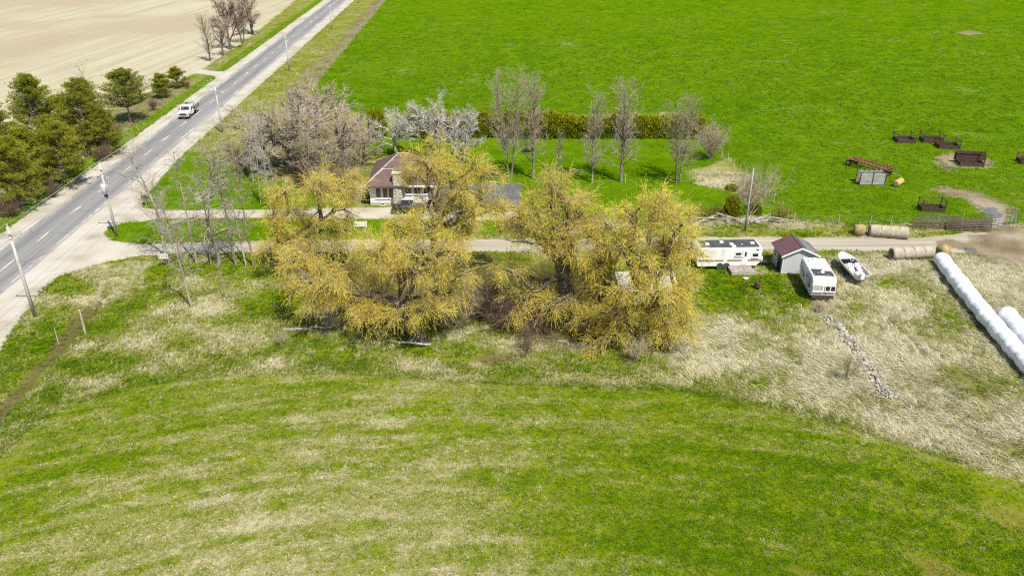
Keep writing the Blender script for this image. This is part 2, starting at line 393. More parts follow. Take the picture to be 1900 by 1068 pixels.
def land_material():
    t = NT("land_cover")
    p = t.pos()
    big, mid = t.attr("n_big"), t.attr("n_mid")
    fine = t.noise(p, 2.6, 2.0, 0.7); vf = t.noise(p, 9.0, 1.5, 0.7)
    jit = t.math('ADD', t.math('MULTIPLY', t.attr("n_jit"), 0.8), t.math('MULTIPLY', t.math('SUBTRACT', fine, 0.5), 0.6))
    def mask(name, w=0.15, amp=0.9, off=0.0):
        v = t.math('ADD', t.attr(name), t.math('MULTIPLY', jit, amp))
        return t.step(v, off - w, off + w)
    straw = t.attr("straw")
    sv = t.math('ADD', straw, t.math('MULTIPLY', t.math('SUBTRACT', fine, 0.5), 1.1))
    sv = t.math('ADD', sv, t.math('MULTIPLY', t.math('SUBTRACT', vf, 0.5), 0.5))
    # rough sward: green shoots -> olive -> straw
    sward = t.ramp(sv, [(0.05, (0.070, 0.118, 0.001)), (0.28, (0.110, 0.150, 0.003)), (0.5, (0.155, 0.165, 0.028)), (0.72, (0.225, 0.205, 0.090)), (1.0, (0.33, 0.30, 0.19))])
    sward = t.mix(t.step(t.math('ADD', mid, t.math('MULTIPLY', t.math('SUBTRACT', vf, 0.5), 0.5)), 0.56, 0.72, 0.0, 0.7), sward, (0.135, 0.165, 0.002))
    # pasture and lawns
    gv = t.math('ADD', t.math('MULTIPLY', mid, 0.55), t.math('MULTIPLY', fine, 0.45))
    green = t.ramp(gv, [(0.30, (0.052, 0.108, 0.0006)), (0.5, (0.070, 0.140, 0.001)), (0.68, (0.096, 0.166, 0.003))])
    green = t.mix(t.step(big, 0.42, 0.62, 0.0, 0.35), green, (0.092, 0.152, 0.003))
    fl = t.math('ADD', t.attr("n_fleck"), t.math('MULTIPLY', t.math('SUBTRACT', fine, 0.5), 0.9))
    green = t.mix(t.step(fl, 0.80, 0.92, 0.0, 0.7), green, (0.20, 0.21, 0.075))
    # harvested field with rows of stubble
    rd = G(250, 70) - G(0, 150); ang = math.atan2(rd.y, rd.x)
    rv = t.mapping(p, (1, 1, 1), (0, 0, -ang))
    rows = t.noise(t.mapping(rv, (0.012, 0.42, 1)), 1.0, 2.0, 0.6)
    stub = t.ramp(rows, [(0.28, (0.285, 0.245, 0.150)), (0.48, (0.335, 0.300, 0.198)), (0.68, (0.37, 0.345, 0.24))])
    stub = t.mix(t.step(t.attr("n_field"), 0.42, 0.62, 0.0, 0.7), stub, (0.285, 0.228, 0.145))
    stub = t.mix(t.step(fine, 0.52, 0.70, 0.0, 0.6), stub, (0.46, 0.42, 0.32))
    stub = t.mix(t.step(vf, 0.58, 0.72, 0.0, 0.35), stub, (0.18, 0.14, 0.09))
    # gravel and dirt
    grav = t.ramp(t.math('ADD', t.math('MULTIPLY', mid, 0.6), t.math('MULTIPLY', vf, 0.4)), [(0.3, (0.28, 0.245, 0.185)), (0.5, (0.37, 0.338, 0.275)), (0.7, (0.41, 0.385, 0.33))])
    xs = t.sep(p)
    trk = t.noise(t.mapping(p, (0.05, 1.3, 1)), 1.0, 1.0)
    dirt = t.ramp(t.math('ADD', t.math('MULTIPLY', trk, 0.65), t.math('MULTIPLY', vf, 0.35)), [(0.32, (0.235, 0.205, 0.150)), (0.5, (0.310, 0.275, 0.212)), (0.68, (0.36, 0.33, 0.268))])
    mud = t.ramp(t.math('ADD', t.math('MULTIPLY', mid, 0.45), t.math('ADD', t.math('MULTIPLY', fine, 0.3), t.math('MULTIPLY', vf, 0.25))), [(0.32, (0.11, 0.082, 0.048)), (0.5, (0.20, 0.160, 0.100)), (0.66, (0.28, 0.24, 0.165))])
    brush = t.ramp(t.math('ADD', t.math('MULTIPLY', mid, 0.5), t.math('MULTIPLY', fine, 0.5)), [(0.34, (0.075, 0.055, 0.035)), (0.46, (0.150, 0.108, 0.072)), (0.56, (0.20, 0.165, 0.095)), (0.68, (0.12, 0.14, 0.035))])
    litter_shade = t.ramp(fine, [(0.35, (0.022, 0.015, 0.010)), (0.52, (0.055, 0.038, 0.023)), (0.66, (0.11, 0.085, 0.05))])  # dead leaves and soil, colour darkened further to imitate shade under the willows
    soil = t.math('MULTIPLY', t.step(t.attr("n_soil"), 0.52, 0.64), t.step(t.attr("hay"), 2.0, 7.0))
    sward = t.mix(t.math('MULTIPLY', soil, t.step(fine, 0.35, 0.6, 0.2, 0.8)), sward, (0.155, 0.105, 0.030))
    c = sward
    c = t.mix(t.math('MULTIPLY', mask("litter_shade", 2.2, 7.0, 0.6), 0.85), c, litter_shade)
    c = t.mix(t.math('MULTIPLY', mask("brush", 0.8, 3.2), 0.8), c, brush)
    c = t.mix(mask("stubble", 0.5, 2.0), c, stub)
    c = t.mix(mask("pasture", 0.4, 1.6), c, green)
    c = t.mix(mask("lawn", 0.3, 1.2), c, green)
    c = t.mix(mask("verge", 0.3, 1.0), c, t.mix(t.step(fine, 0.5, 0.7, 0, 0.6), green, (0.16, 0.17, 0.05)))
    c = t.mix(mask("dry", 0.8, 3.5), c, sward)
    c = t.mix(t.math('MULTIPLY', mask("ditch", 0.5, 1.8, 0.25), 0.85), c, t.ramp(fine, [(0.35, (0.045, 0.034, 0.015)), (0.55, (0.105, 0.082, 0.038)), (0.7, (0.075, 0.085, 0.012))]))
    c = t.mix(mask("dirt", 0.25, 0.9), c, dirt)
    c = t.mix(mask("mud", 0.35, 3.6), c, mud)
    gm = mask("gravel", 0.16, 0.85)
    weeds = t.math('MULTIPLY', t.step(t.attr("gravel"), 1.6, 0.0), t.step(fine, 0.5, 0.62))
    grav = t.mix(t.math('MULTIPLY', weeds, 0.55), grav, (0.20, 0.20, 0.085))
    c = t.mix(gm, c, grav)
    hgt = t.math('ADD', t.math('MULTIPLY', fine, 0.6), t.math('MULTIPLY', vf, 0.4))
    hard = t.math('MAXIMUM', gm, t.math('MULTIPLY', mask("dirt"), 0.85))
    hgt = t.math('MULTIPLY', hgt, t.lin(hard, 0, 1, 1.0, 0.25))
    return t.bsdf(c, 0.95, bump=hgt, bstr=0.75, bdist=0.16, spec=0.0)
LAND = land_material()

ny, nx = GX.shape
idx = np.arange(ny * nx).reshape(ny, nx)
quads = np.stack([idx[:-1, :-1], idx[:-1, 1:], idx[1:, 1:], idx[1:, :-1]], -1).reshape(-1, 4)
zq = zone[:-1, :-1].reshape(-1)
allV = np.stack([GX.ravel(), GY.ravel(), GZ.ravel()], -1)
for zi, nm in enumerate(("ground", "hay_field", "pasture", "stubble_field", "gravel_road_shoulder", "dirt_driveway")):
    q = quads[zq == zi]
    used, inv = np.unique(q, return_inverse=True)
    me = np_mesh(nm, allV[used], quads=inv.reshape(-1, 4), smooth=True, m=LAND)
    for k, a in SD.items():
        at = me.attributes.new(k, 'FLOAT', 'POINT')
        at.data.foreach_set("value", np.clip(a.ravel()[used], -60, 60).astype(np.float32))
    tag(put(nm, me), kind="structure")

# ------------------------------------------------------------------ paved road with worn paint
def asphalt_material():
    t = NT("asphalt"); p = t.pos()
    m = t.n("ShaderNodeMapping"); t.put(m.inputs["Vector"], p)
    m.vector_type = 'TEXTURE'; m.inputs["Location"].default_value = RO; m.inputs["Rotation"].default_value = (0, 0, -RA)
    d, s, _ = t.sep(m.outputs[0])
    long = t.noise(t.comb(t.math('MULTIPLY', d, 1.9), t.math('MULTIPLY', s, 0.025)), 1.0, 4.0, 0.6)
    spk = t.noise(p, 9.0, 3.0); big = t.noise(p, 0.12, 3.0)
    c = t.ramp(long, [(0.3, (0.140, 0.138, 0.135)), (0.5, (0.178, 0.175, 0.170)), (0.68, (0.24, 0.234, 0.224))])
    dust = t.math('MULTIPLY', t.step(t.math('ABSOLUTE', t.math('SUBTRACT', d, 3.1)), 2.3, 3.2), t.step(big, 0.3, 0.7, 0.2, 0.8))
    c = t.mix(dust, c, (0.33, 0.305, 0.255))
    c = t.mix(t.lin(spk, 0.35, 0.7, 0.0, 0.3), c, (0.11, 0.108, 0.105))
    lane = t.math('ABSOLUTE', t.math('SUBTRACT', t.math('ABSOLUTE', t.math('SUBTRACT', d, 3.1)), 1.55))
    c = t.mix(t.step(lane, 0.35, 0.75, 0.0, 0.28), c, (0.27, 0.262, 0.25))
    # thin sealed cracks across the lanes
    v = t.n("ShaderNodeTexVoronoi"); v.feature = 'DISTANCE_TO_EDGE'; v.inputs["Scale"].default_value = 1.0
    t.put(v.inputs["Vector"], t.comb(t.math('MULTIPLY', d, 0.12), t.math('MULTIPLY', s, 0.13)))
    c = t.mix(t.step(v.outputs["Distance"], 0.0, 0.012, 0.5, 0.0), c, (0.06, 0.06, 0.06))
    return t.bsdf(c, 0.95, bump=spk, bstr=0.3, bdist=0.01, spec=0.03)
ASPH = asphalt_material()
rng = np.random.RandomState(3)
ss = np.concatenate([np.arange(-130, 300, 1.0), np.arange(300, 3600, 60)])
eL = (fbm(ss * 0.3, ss * 0 + 2, 3) - 0.5) * 0.28; eR = (fbm(ss * 0.3 + 50, ss * 0 + 2, 3) - 0.5) * 0.34
rv = []
for s_, a, b in zip(ss, eL, eR):
    rv += [R(a - 0.12, s_, -0.02), R(a, s_, 0.045), R(ROAD_W / 2, s_, 0.075), R(ROAD_W + b, s_, 0.045), R(ROAD_W + b + 0.12, s_, -0.02)]
k = np.arange(len(ss) - 1) * 5
rq = np.concatenate([np.stack([k + j, k + j + 1, k + j + 6, k + j + 5], -1) for j in range(4)])
road = tag(put("road", np_mesh("road", [tuple(v) for v in rv], quads=rq, m=ASPH)), kind="structure")

def paint(name, col):
    t = NT(name); p = t.pos()
    wear = t.step(t.noise(t.mapping(p, (1.6, 0.5, 1)), 1.0, 6.0, 0.8), 0.38, 0.56)
    c = t.mix(wear, (0.22, 0.216, 0.21), col)
    return t.bsdf(c, 0.7)
P_YEL, P_WHT, P_OLD = paint("centre_paint", (0.66, 0.60, 0.36)), paint("edge_paint", (0.66, 0.65, 0.62)), paint("old_paint", (0.44, 0.43, 0.41))
def rz(d): return 0.045 + 0.030 * (1 - abs(d - ROAD_W / 2) / (ROAD_W / 2)) + 0.004
def strip(d0, d1, s0, s1, m, name, n=1):
    mb = MB()
    mb.add([R(d0, s0, rz(d0)), R(d1, s0, rz(d1)), R(d1, s1, rz(d1)), R(d0, s1, rz(d0))], [(0, 1, 2, 3)])
    return mb.build(name, m, road)
s0 = -14.6 - 8.8 * 5
for i in range(34):
    strip(2.96, 3.12, s0 + i * 8.8, s0 + i * 8.8 + 3.3, P_YEL, "lane_dash")
    if i % 4 == 0:
        w = rng.uniform(1.2, 2.6); a = s0 + i * 8.8 + rng.uniform(-0.8, 0.6)
        strip(2.72, 2.9, a, a + w, P_OLD, "old_paint_patch")
s1 = -60.0
while s1 < 236:
    ln = rng.uniform(4, 16)
    strip(0.24, 0.35, s1, s1 + ln, P_WHT if rng.rand() < 0.4 else P_OLD, "edge_line")
    ln2 = rng.uniform(3, 12)
    strip(5.78, 5.91, s1 + 1, s1 + 1 + ln2, P_WHT if rng.rand() < 0.45 else P_OLD, "edge_line")
    s1 += ln + rng.uniform(1.0, 6.0)
# ------------------------------------------------------------------ paints, woods, metals
M_WHITE = mat("white_siding", (0.72, 0.71, 0.68), 0.6, (0.62, 0.61, 0.58), 0.8)
M_RVWHITE = mat("trailer_white", (0.74, 0.73, 0.70), 0.42, (0.58, 0.55, 0.49), 1.1, stretch=(1, 1, 0.22), lo=0.45, hi=0.75)
M_TRIM = mat("white_trim", (0.76, 0.76, 0.74), 0.5)
M_GREYSIDE = mat("grey_siding", (0.47, 0.48, 0.46), 0.6, (0.42, 0.43, 0.41), 0.6)
M_GLASS = mat("dark_glass", (0.02, 0.022, 0.025), 0.12, (0.035, 0.035, 0.03), 2.0, spec=0.5)
M_AMBER = mat("curtained_glass", (0.20, 0.13, 0.05), 0.2, (0.05, 0.04, 0.03), 3.0, spec=0.5)
M_BROWNROOF = mat("brown_shingle", (0.135, 0.082, 0.070), 0.85, (0.10, 0.064, 0.057), 1.2, bump=0.4)
M_GREYROOF = mat("grey_shingle", (0.105, 0.102, 0.10), 0.9, (0.07, 0.068, 0.07), 1.0, bump=0.4)
M_MAROON = mat("maroon_sheet", (0.135, 0.070, 0.074), 0.5, (0.105, 0.055, 0.06), 0.7, spec=0.4)
M_STONE = mat("pale_stone", (0.50, 0.45, 0.35), 0.9, (0.36, 0.32, 0.25), 3.5, bump=0.5)
M_TAR = mat("tar_roof", (0.045, 0.043, 0.042), 0.8, (0.075, 0.072, 0.07), 1.4)
M_OLDWOOD = mat("weathered_wood", (0.33, 0.295, 0.24), 0.9, (0.2, 0.175, 0.14), 2.2, stretch=(1, 1, 1), bump=0.4)
M_RAIL = mat("silver_rail", (0.46, 0.42, 0.35), 0.9, (0.27, 0.24, 0.19), 2.5, bump=0.4)
M_POLE = mat("pole_wood", (0.46, 0.43, 0.37), 0.9, (0.33, 0.305, 0.26), 1.2, stretch=(1, 1, 0.15))
M_RUST = mat("rusty_steel", (0.085, 0.046, 0.034), 0.85, (0.045, 0.030, 0.026), 2.5)
M_RUSTY2 = mat("rusty_rail", (0.125, 0.085, 0.070), 0.8, (0.075, 0.05, 0.042), 2.0, speck=(0.20, 0.17, 0.15))
M_RED = mat("faded_red", (0.19, 0.058, 0.042), 0.75, (0.13, 0.05, 0.04), 1.5)
M_GALV = mat("galvanised", (0.42, 0.43, 0.43), 0.45, (0.34, 0.34, 0.34), 2.0, metal=0.4)
M_BLACK = mat("black_rubber", (0.018, 0.018, 0.018), 0.8)
M_DARK = mat("dark_body", (0.020, 0.021, 0.024), 0.3, (0.03, 0.03, 0.032), 1.0, spec=0.5)
M_CHROME = mat("bright_metal", (0.55, 0.55, 0.55), 0.3, metal=0.8)
M_BALE = mat("weathered_bale", (0.40, 0.355, 0.27), 0.95, (0.29, 0.245, 0.175), 1.6, bump=0.7, stretch=(1, 3, 1))
M_STRAW = mat("loose_hay", (0.36, 0.275, 0.13), 0.95, (0.25, 0.19, 0.09), 2.0, bump=0.8)
M_BALEEND = mat("bale_core", (0.12, 0.082, 0.045), 0.95, (0.19, 0.135, 0.075), 2.5, bump=0.6)
M_PLASTIC = mat("white_plastic", (0.78, 0.79, 0.80), 0.34, (0.64, 0.64, 0.64), 1.6, spec=0.5, bump=0.5, lo=0.45, hi=0.7)
M_YELLOW = mat("yellow_wrap", (0.50, 0.33, 0.07), 0.7, (0.40, 0.30, 0.10), 2.0)
M_SOLAR = mat("solar_cell", (0.13, 0.16, 0.20), 0.12, (0.20, 0.23, 0.27), 1.0, spec=0.6)
M_CERAMIC = mat("porcelain", (0.50, 0.49, 0.46), 0.3)
M_TRANSF = mat("transformer_grey", (0.52, 0.54, 0.55), 0.4)
M_GREEN = mat("green_gate_paint", (0.05, 0.16, 0.045), 0.6, (0.10, 0.14, 0.06), 2.0)
M_ORANGE = mat("tan_stripe", (0.42, 0.23, 0.06), 0.5)
M_WIRE = mat("weathered_wire", (0.34, 0.34, 0.33), 0.5)
M_PUDDLE = mat("puddle_water", (0.11, 0.105, 0.10), 0.06, (0.15, 0.135, 0.11), 0.8, spec=0.5)

# ------------------------------------------------------------------ buildings
def siding(parent, a, b, z0, z1, m, nrm, board=0.24, name="siding_board", skip=()):
    """lapped boards on a wall face from a to b (2-D), nrm = outward"""
    a, b = Vector((a[0], a[1], 0)), Vector((b[0], b[1], 0)); L = (b - a).length; c = (a + b) / 2; ang = math.atan2(b.y - a.y, b.x - a.x)
    n = int(round((z1 - z0) / board)); h = (z1 - z0) / n
    me = MB().box((0, 0, 0), (L, 0.022, h * 0.93)).mesh(name, m)
    for i in range(n):
        o = put(name, me, parent, (c.x + nrm[0] * 0.018, c.y + nrm[1] * 0.018, z0 + (i + 0.5) * h)); o.rotation_euler = (math.radians(-2.5), 0, ang)
def window(parent, c, w, h, ang=0.0, m=None, mull=1, frame=0.09, name="window"):
    """window facing -y before turning by ang"""
    o = MB().box((0, 0, 0), (w, 0.03, h)).build(name, m or M_GLASS, parent, loc=c); o.rotation_euler = (0, 0, ang)
    f = MB()
    for s in (-1, 1):
        f.box((s * (w / 2 + frame / 2), -0.012, 0), (frame, 0.06, h + 2 * frame)); f.box((0, -0.012, s * (h / 2 + frame / 2)), (w, 0.058, frame))
    f.build("frame", M_TRIM, o)
    for k in range(mull):
        MB().box(((k + 1) * w / (mull + 1) - w / 2, -0.022, 0), (0.06, 0.02, h)).build("mullion", M_TRIM, o)
    MB().box((0, -0.05, -h / 2 - frame - 0.025), (w + 2 * frame + 0.08, 0.12, 0.05)).build("sill", M_TRIM, o)
    return o
def hip(mb, x0, x1, y0, y1, z0, z1, inset, th=0.16):
    ym = (y0 + y1) / 2
    lo = [(x0, y0, z0), (x1, y0, z0), (x1, y1, z0), (x0, y1, z0)]
    r = [(x0 + inset, ym, z1), (x1 - inset, ym, z1)]
    vs = lo + r + [(p[0], p[1], p[2] - th) for p in lo]
    return mb.add(vs, [(0, 1, 5, 4), (1, 2, 5), (2, 3, 4, 5), (3, 0, 4), (9, 8, 7, 6), (0, 6, 7, 1), (1, 7, 8, 2), (2, 8, 9, 3), (3, 9, 6, 0)])

hb = G(688, 381)
house = thing("farmhouse", "white bungalow with brown hip roof and pale stone chimney behind the willows", "house", (hb.x, hb.y, 0))
W, D, E = 8.8, 9.5, 2.95
MB().box((W / 2, D / 2, E / 2), (W, D, E)).build("wall", M_WHITE, house)
MB().box((W / 2, D / 2, 0.2), (W + 0.06, D + 0.06, 0.4)).build("foundation", M_STONE, house)
siding(house, (0.02, 0), (W - 0.02, 0), 0.42, E, M_WHITE, (0, -1))
siding(house, (0, D - 0.02), (0, 0.02), 0.42, E, M_WHITE, (-1, 0))
rf = hip(MB(), -0.55, W + 0.5, -0.55, D + 0.5, E + 0.16, E + 3.1, 4.2).build("roof", M_BROWNROOF, house)
ov = hip(MB(), -0.56, 5.4, -1.0, 4.5, E + 0.18, E + 1.75, 2.3).build("front_roof", M_BROWNROOF, house)
# pale ridge and hip caps
def cap(parent, a, b, w=0.09, m=None): return MB().cyl(a, b, w, w, 6).build("ridge_cap", m or M_RAIL, parent)
zr = E + 3.1; ym = (-0.55 + D + 0.5) / 2
cap(rf, (-0.55 + 4.2, ym, zr), (W + 0.5 - 4.2, ym, zr)); cap(rf, (-0.55, -0.55, E + 0.16), (3.65, ym, zr)); cap(rf, (-0.55, D + 0.5, E + 0.16), (3.65, ym, zr))
cap(ov, (-0.56, -1.0, E + 0.18), (1.74, 1.75, E + 1.75)); cap(ov, (5.4, -1.0, E + 0.18), (3.1, 1.75, E + 1.75)); cap(ov, (1.74, 1.75, E + 1.75), (3.1, 1.75, E + 1.75))
g = MB(); g.box((W / 2 - 0.05, -0.62, E + 0.06), (W + 1.1, 0.12, 0.16)); g.build("gutter", M_TRIM, house)
for x in (1.15, 2.1, 2.9): window(house, (x + 0.05, -0.05, 1.85), 0.62, 1.45, 0, M_AMBER, 0, 0.1)
for x in (5.3, 6.6, 7.9): window(house, (x, -0.05, 2.15), 0.85, 0.85, 0, M_AMBER, 1)
window(house, (-0.05, 4.0, 1.9), 1.2, 1.2, math.radians(-90))
window(house, (1.7, -0.06, 0.2), 0.5, 0.22, 0, M_GLASS, 0, 0.05, "cellar_window")
ch = thing("tmp", "t", "t"); bpy.data.objects.remove(ch)
chim = MB().box((3.95, -0.42, 2.4), (1.25, 0.8, 4.8), top=(0.82, 0.9)).build("chimney", M_STONE, house)
rr = random.Random(4)
ston = [MB().box((0, 0, 0), (w, 0.07, h)).mesh("stone", mat("stone_%d" % i, c, 0.9, None, 4.0, bump=0.4)) for i, (w, h, c) in enumerate(((0.30, 0.2, (0.56, 0.50, 0.39)), (0.24, 0.17, (0.46, 0.41, 0.32)), (0.36, 0.22, (0.62, 0.56, 0.45))))]
for k in range(19):
    z = 0.14 + k * 0.245; half = 0.56 * (1 - 0.18 * z / 4.8)
    x = -half + (0.1 if k % 2 else 0.0)
    while x < half - 0.12:
        me = ston[rr.randrange(3)]; w = me.vertices[1].co.x * 2
        put("stone", me, chim, (3.95 + x + w / 2, -0.84 + 0.02 * z / 4.8 + rr.uniform(-0.01, 0.012), z)); x += w + 0.03
MB().box((3.95, -0.42, 4.87), (1.3, 0.95, 0.14)).build("chimney_cap", M_STONE, chim)
# side steps and landing on the west side
st = thing("side_steps", "grey wooden steps with railing climbing to the bungalow's west side", "steps", (hb.x - 1.9, hb.y + 2.0, 0))
for k in range(5): MB().box((0, k * 0.32, 0.16 + k * 0.19), (1.3, 0.34, 0.06)).build("tread", M_OLDWOOD, st)
for sx in (-0.68, 0.68):
    MB().box((sx, 0.7, 0.4), (0.06, 2.0, 0.2), rx=math.radians(30)).build("stringer", M_OLDWOOD, st)
    for yy in (0, 1.4): MB().box((sx, yy, 0.75 + yy * 0.3), (0.1, 0.1, 1.5 + yy * 0.5)).build("post", M_OLDWOOD, st)
    MB().box((sx, 0.72, 1.55), (0.08, 1.9, 0.1), rx=math.radians(14)).build("handrail", M_OLDWOOD, st)
MB().box((0.3, 2.4, 0.95), (1.9, 1.6, 0.1)).build("landing", M_OLDWOOD, st)

gb = G(822, 408); ge = G(962, 408)
gar = thing("garage", "long low white garage with dark grey roof between the yellow willows", "garage", (gb.x, gb.y, 0))
W, D, E = ge.x - gb.x, 6.2, 2.3
MB().prismx([(0, 0), (D, 0), (D, E), (D / 2, E + 1.55), (0, E)], 0, W).build("wall", M_WHITE, gar)
me = MB().box((0, 0, 0), (0.26, 0.03, E - 0.05)).mesh("siding_board", M_WHITE)
for i in range(int(W / 0.3)): put("siding_board", me, gar, (0.18 + i * 0.3, -0.015, E / 2))
for s, nm in ((0, "front_roof_slope"), (1, "rear_roof_slope")):
    y0, y1 = (-0.5, D / 2) if s == 0 else (D + 0.5, D / 2)
    z0, z1 = E - 0.18, E + 1.68
    MB().add([(-0.4, y0, z0), (W + 0.4, y0, z0), (W + 0.4, y1, z1), (-0.4, y1, z1), (-0.4, y0, z0 + 0.1), (W + 0.4, y0, z0 + 0.1), (W + 0.4, y1, z1 + 0.1), (-0.4, y1, z1 + 0.1)],
             [(0, 1, 2, 3), (7, 6, 5, 4), (0, 4, 5, 1), (1, 5, 6, 2), (2, 6, 7, 3), (3, 7, 4, 0)]).build(nm, M_GREYROOF, gar)
d_ = MB().box((3.2, -0.06, 1.05), (2.7, 0.06, 2.1)).build("garage_door", M_TRIM, gar)
for k in range(4): MB().box((3.2, -0.1, 0.27 + k * 0.52), (2.6, 0.04, 0.46)).build("panel", M_WHITE, d_)
window(gar, (7.4, -0.07, 1.5), 1.1, 0.8)

# little outbuilding by the drive
sb = G(1036, 446)
out = thing("small_outbuilding", "tiny outbuilding with pale grey roof standing by the drive among willow branches", "outbuilding", (sb.x, sb.y, 0), math.radians(-24))
MB().prismx([(0, 0), (2.4, 0), (2.4, 1.6), (1.2, 2.5), (0, 1.6)], 0, 2.2).build("wall", M_OLDWOOD, out)
for s in (0, 1):
    y0 = -0.25 if s == 0 else 2.65
    MB().add([(-0.2, y0, 1.42), (2.4, y0, 1.42), (2.4, 1.2, 2.55), (-0.2, 1.2, 2.55), (-0.2, y0, 1.5), (2.4, y0, 1.5), (2.4, 1.2, 2.63), (-0.2, 1.2, 2.63)],
             [(0, 1, 2, 3), (7, 6, 5, 4), (0, 4, 5, 1), (1, 5, 6, 2), (2, 6, 7, 3), (3, 7, 4, 0)]).build("roof_slope", mat("bleached_roof", (0.36, 0.35, 0.33), 0.8, (0.26, 0.25, 0.23), 1.5), out)
MB().box((1.1, -0.03, 0.8), (0.8, 0.05, 1.5)).build("door", M_RAIL, out)

# collapsing board shed half hidden by the right-hand willow
db = G(1150, 566)
bs = thing("board_shed", "low grey weathered board shed half hidden under the right-hand willow", "shed", (db.x, db.y, 0), math.radians(2))
W, D = 6.1, 3.2
for i in range(20): MB().box((0.15 + i * 0.305, 0, 0.85), (0.27, 0.04, 1.7 + rr.uniform(-0.08, 0.05))).build("wall_board", M_OLDWOOD, bs)
for x in (0.05, W - 0.05): MB().box((x, D / 2, 1.0), (0.06, D, 2.0)).build("end_wall", M_OLDWOOD, bs)
for i in range(21):
    MB().box((i * 0.305, D / 2, 2.02 + rr.uniform(-0.015, 0.02)), (0.28, D + 0.6, 0.04), rx=math.radians(8)).build("roof_board", M_RAIL, bs)

# ------------------------------------------------------------------ grey shed with maroon roof and solar panels
p = G(1449, 508)
sh = thing("garden_shed", "pale grey sided shed with maroon metal roof and solar panels beside the drive", "shed", (p.x, p.y, 0), math.radians(1.5))
W, D, E, RZ = 3.75, 3.3, 2.45, 3.3
MB().prism([(0, 0), (W, 0), (W, E), (W / 2, RZ), (0, E)], 0, D).build("wall", M_GREYSIDE, sh)
siding(sh, (0.02, 0), (W - 0.02, 0), 0.05, E - 0.05, M_GREYSIDE, (0, -1), 0.2)
for k in range(3):
    h = E + 0.08 + k * 0.22; hw = (RZ - h) / (RZ - E) * W / 2 - 0.06
    MB().box((W / 2, -0.018, h), (2 * hw, 0.022, 0.19)).build("siding_board", M_GREYSIDE, sh)
def slope(parent, x0, z0, x1, z1, ya, yb, th, name, m):
    return MB().add([(x0, ya, z0), (x1, ya, z1), (x1, yb, z1), (x0, yb, z0), (x0, ya, z0 + th), (x1, ya, z1 + th), (x1, yb, z1 + th), (x0, yb, z0 + th)],
                    [(0, 1, 2, 3), (7, 6, 5, 4), (0, 4, 5, 1), (1, 5, 6, 2), (2, 6, 7, 3), (3, 7, 4, 0)]).build(name, m, parent)
sl = slope(sh, -0.35, E - 0.13, W / 2, RZ + 0.05, -0.3, D + 0.3, 0.05, "roof_slope", M_MAROON)
sr = slope(sh, W / 2 + 0.003, RZ + 0.05, W + 0.35, E - 0.13, -0.3, D + 0.3, 0.05, "roof_slope", M_MAROON)
dz = RZ + 0.18 - E; run = W / 2 + 0.35; ang = math.atan2(dz, run)
rib = MB().box((0, 0, 0), (math.hypot(run, dz), 0.045, 0.04)).mesh("rib", M_MAROON)
for i in range(13):
    o = put("rib", rib, sl, ((W / 2 - 0.35) / 2, -0.2 + i * (D + 0.4) / 12, (E - 0.13 + RZ + 0.05) / 2 + 0.065)); o.rotation_euler = (0, -ang, 0)
MB().cyl((W / 2, -0.32, RZ + 0.1), (W / 2, D + 0.32, RZ + 0.1), 0.07, n=8).build("ridge_cap", M_MAROON, sh)
for sgn, nm in ((0, "fascia"), (1, "fascia")):
    slope(sh, -0.37, E - 0.3, W / 2, RZ - 0.12, -0.34, -0.3, 0.2, nm, M_TRIM) if sgn == 0 else slope(sh, W / 2 + 0.003, RZ - 0.12, W + 0.37, E - 0.3, -0.34, -0.3, 0.2, nm, M_TRIM)
for k in range(4):
    sp = MB().box((0, 0, 0), (1.35, 0.82, 0.04)).build("solar_panel", M_SOLAR, sh, loc=(W / 2 + 1.08, 0.15 + k * 0.95, (E + RZ) / 2 + 0.06)); sp.rotation_euler = (0, ang, 0)
    fr = MB()
    for s in (-1, 1): fr.box((s * 0.66, 0, 0.022), (0.06, 0.86, 0.05)); fr.box((0, s * 0.41, 0.022), (1.26, 0.05, 0.05))
    fr.build("panel_frame", M_CHROME, sp)
dr = MB().box((-0.03, 1.0, 1.0), (0.05, 0.9, 1.95)).build("door", M_TRIM, sh)
MB().box((-0.04, 1.0, 1.0), (0.03, 1.1, 2.1)).build("door_frame", M_DARK, sh)
window(sh, (-0.03, 2.45, 1.5), 0.6, 0.8, math.radians(-90))
for x in (0, W): MB().box((x, -0.02, E / 2), (0.1, 0.06, E)).build("corner_trim", M_TRIM, sh)

# ------------------------------------------------------------------ wheels
def wheel(parent, c, r=0.34, w=0.2, ax='y', rim=M_CHROME):
    a = Vector((0, w / 2, 0)) if ax == 'y' else Vector((w / 2, 0, 0))
    n = 18; mb = MB(); u = a.normalized()
    v1 = Vector((0, 0, 1)); v2 = u.cross(v1)
    rings = []
    for rr_, off in ((r * 0.6, -1), (r * 0.93, -1), (r, -0.7), (r, 0.7), (r * 0.93, 1), (r * 0.6, 1)):
        rings.append([a * off + (v1 * math.cos(2 * math.pi * i / n) + v2 * math.sin(2 * math.pi * i / n)) * rr_ for i in range(n)])
    mb.loft(rings)
    o = mb.build("wheel", M_BLACK, parent, True, loc=c)
    for s in (-1, 1):
        MB().cyl(a * s * 0.98, a * s * 1.05, r * 0.58, r * 0.5, 14).build("rim", rim, o)
    return o

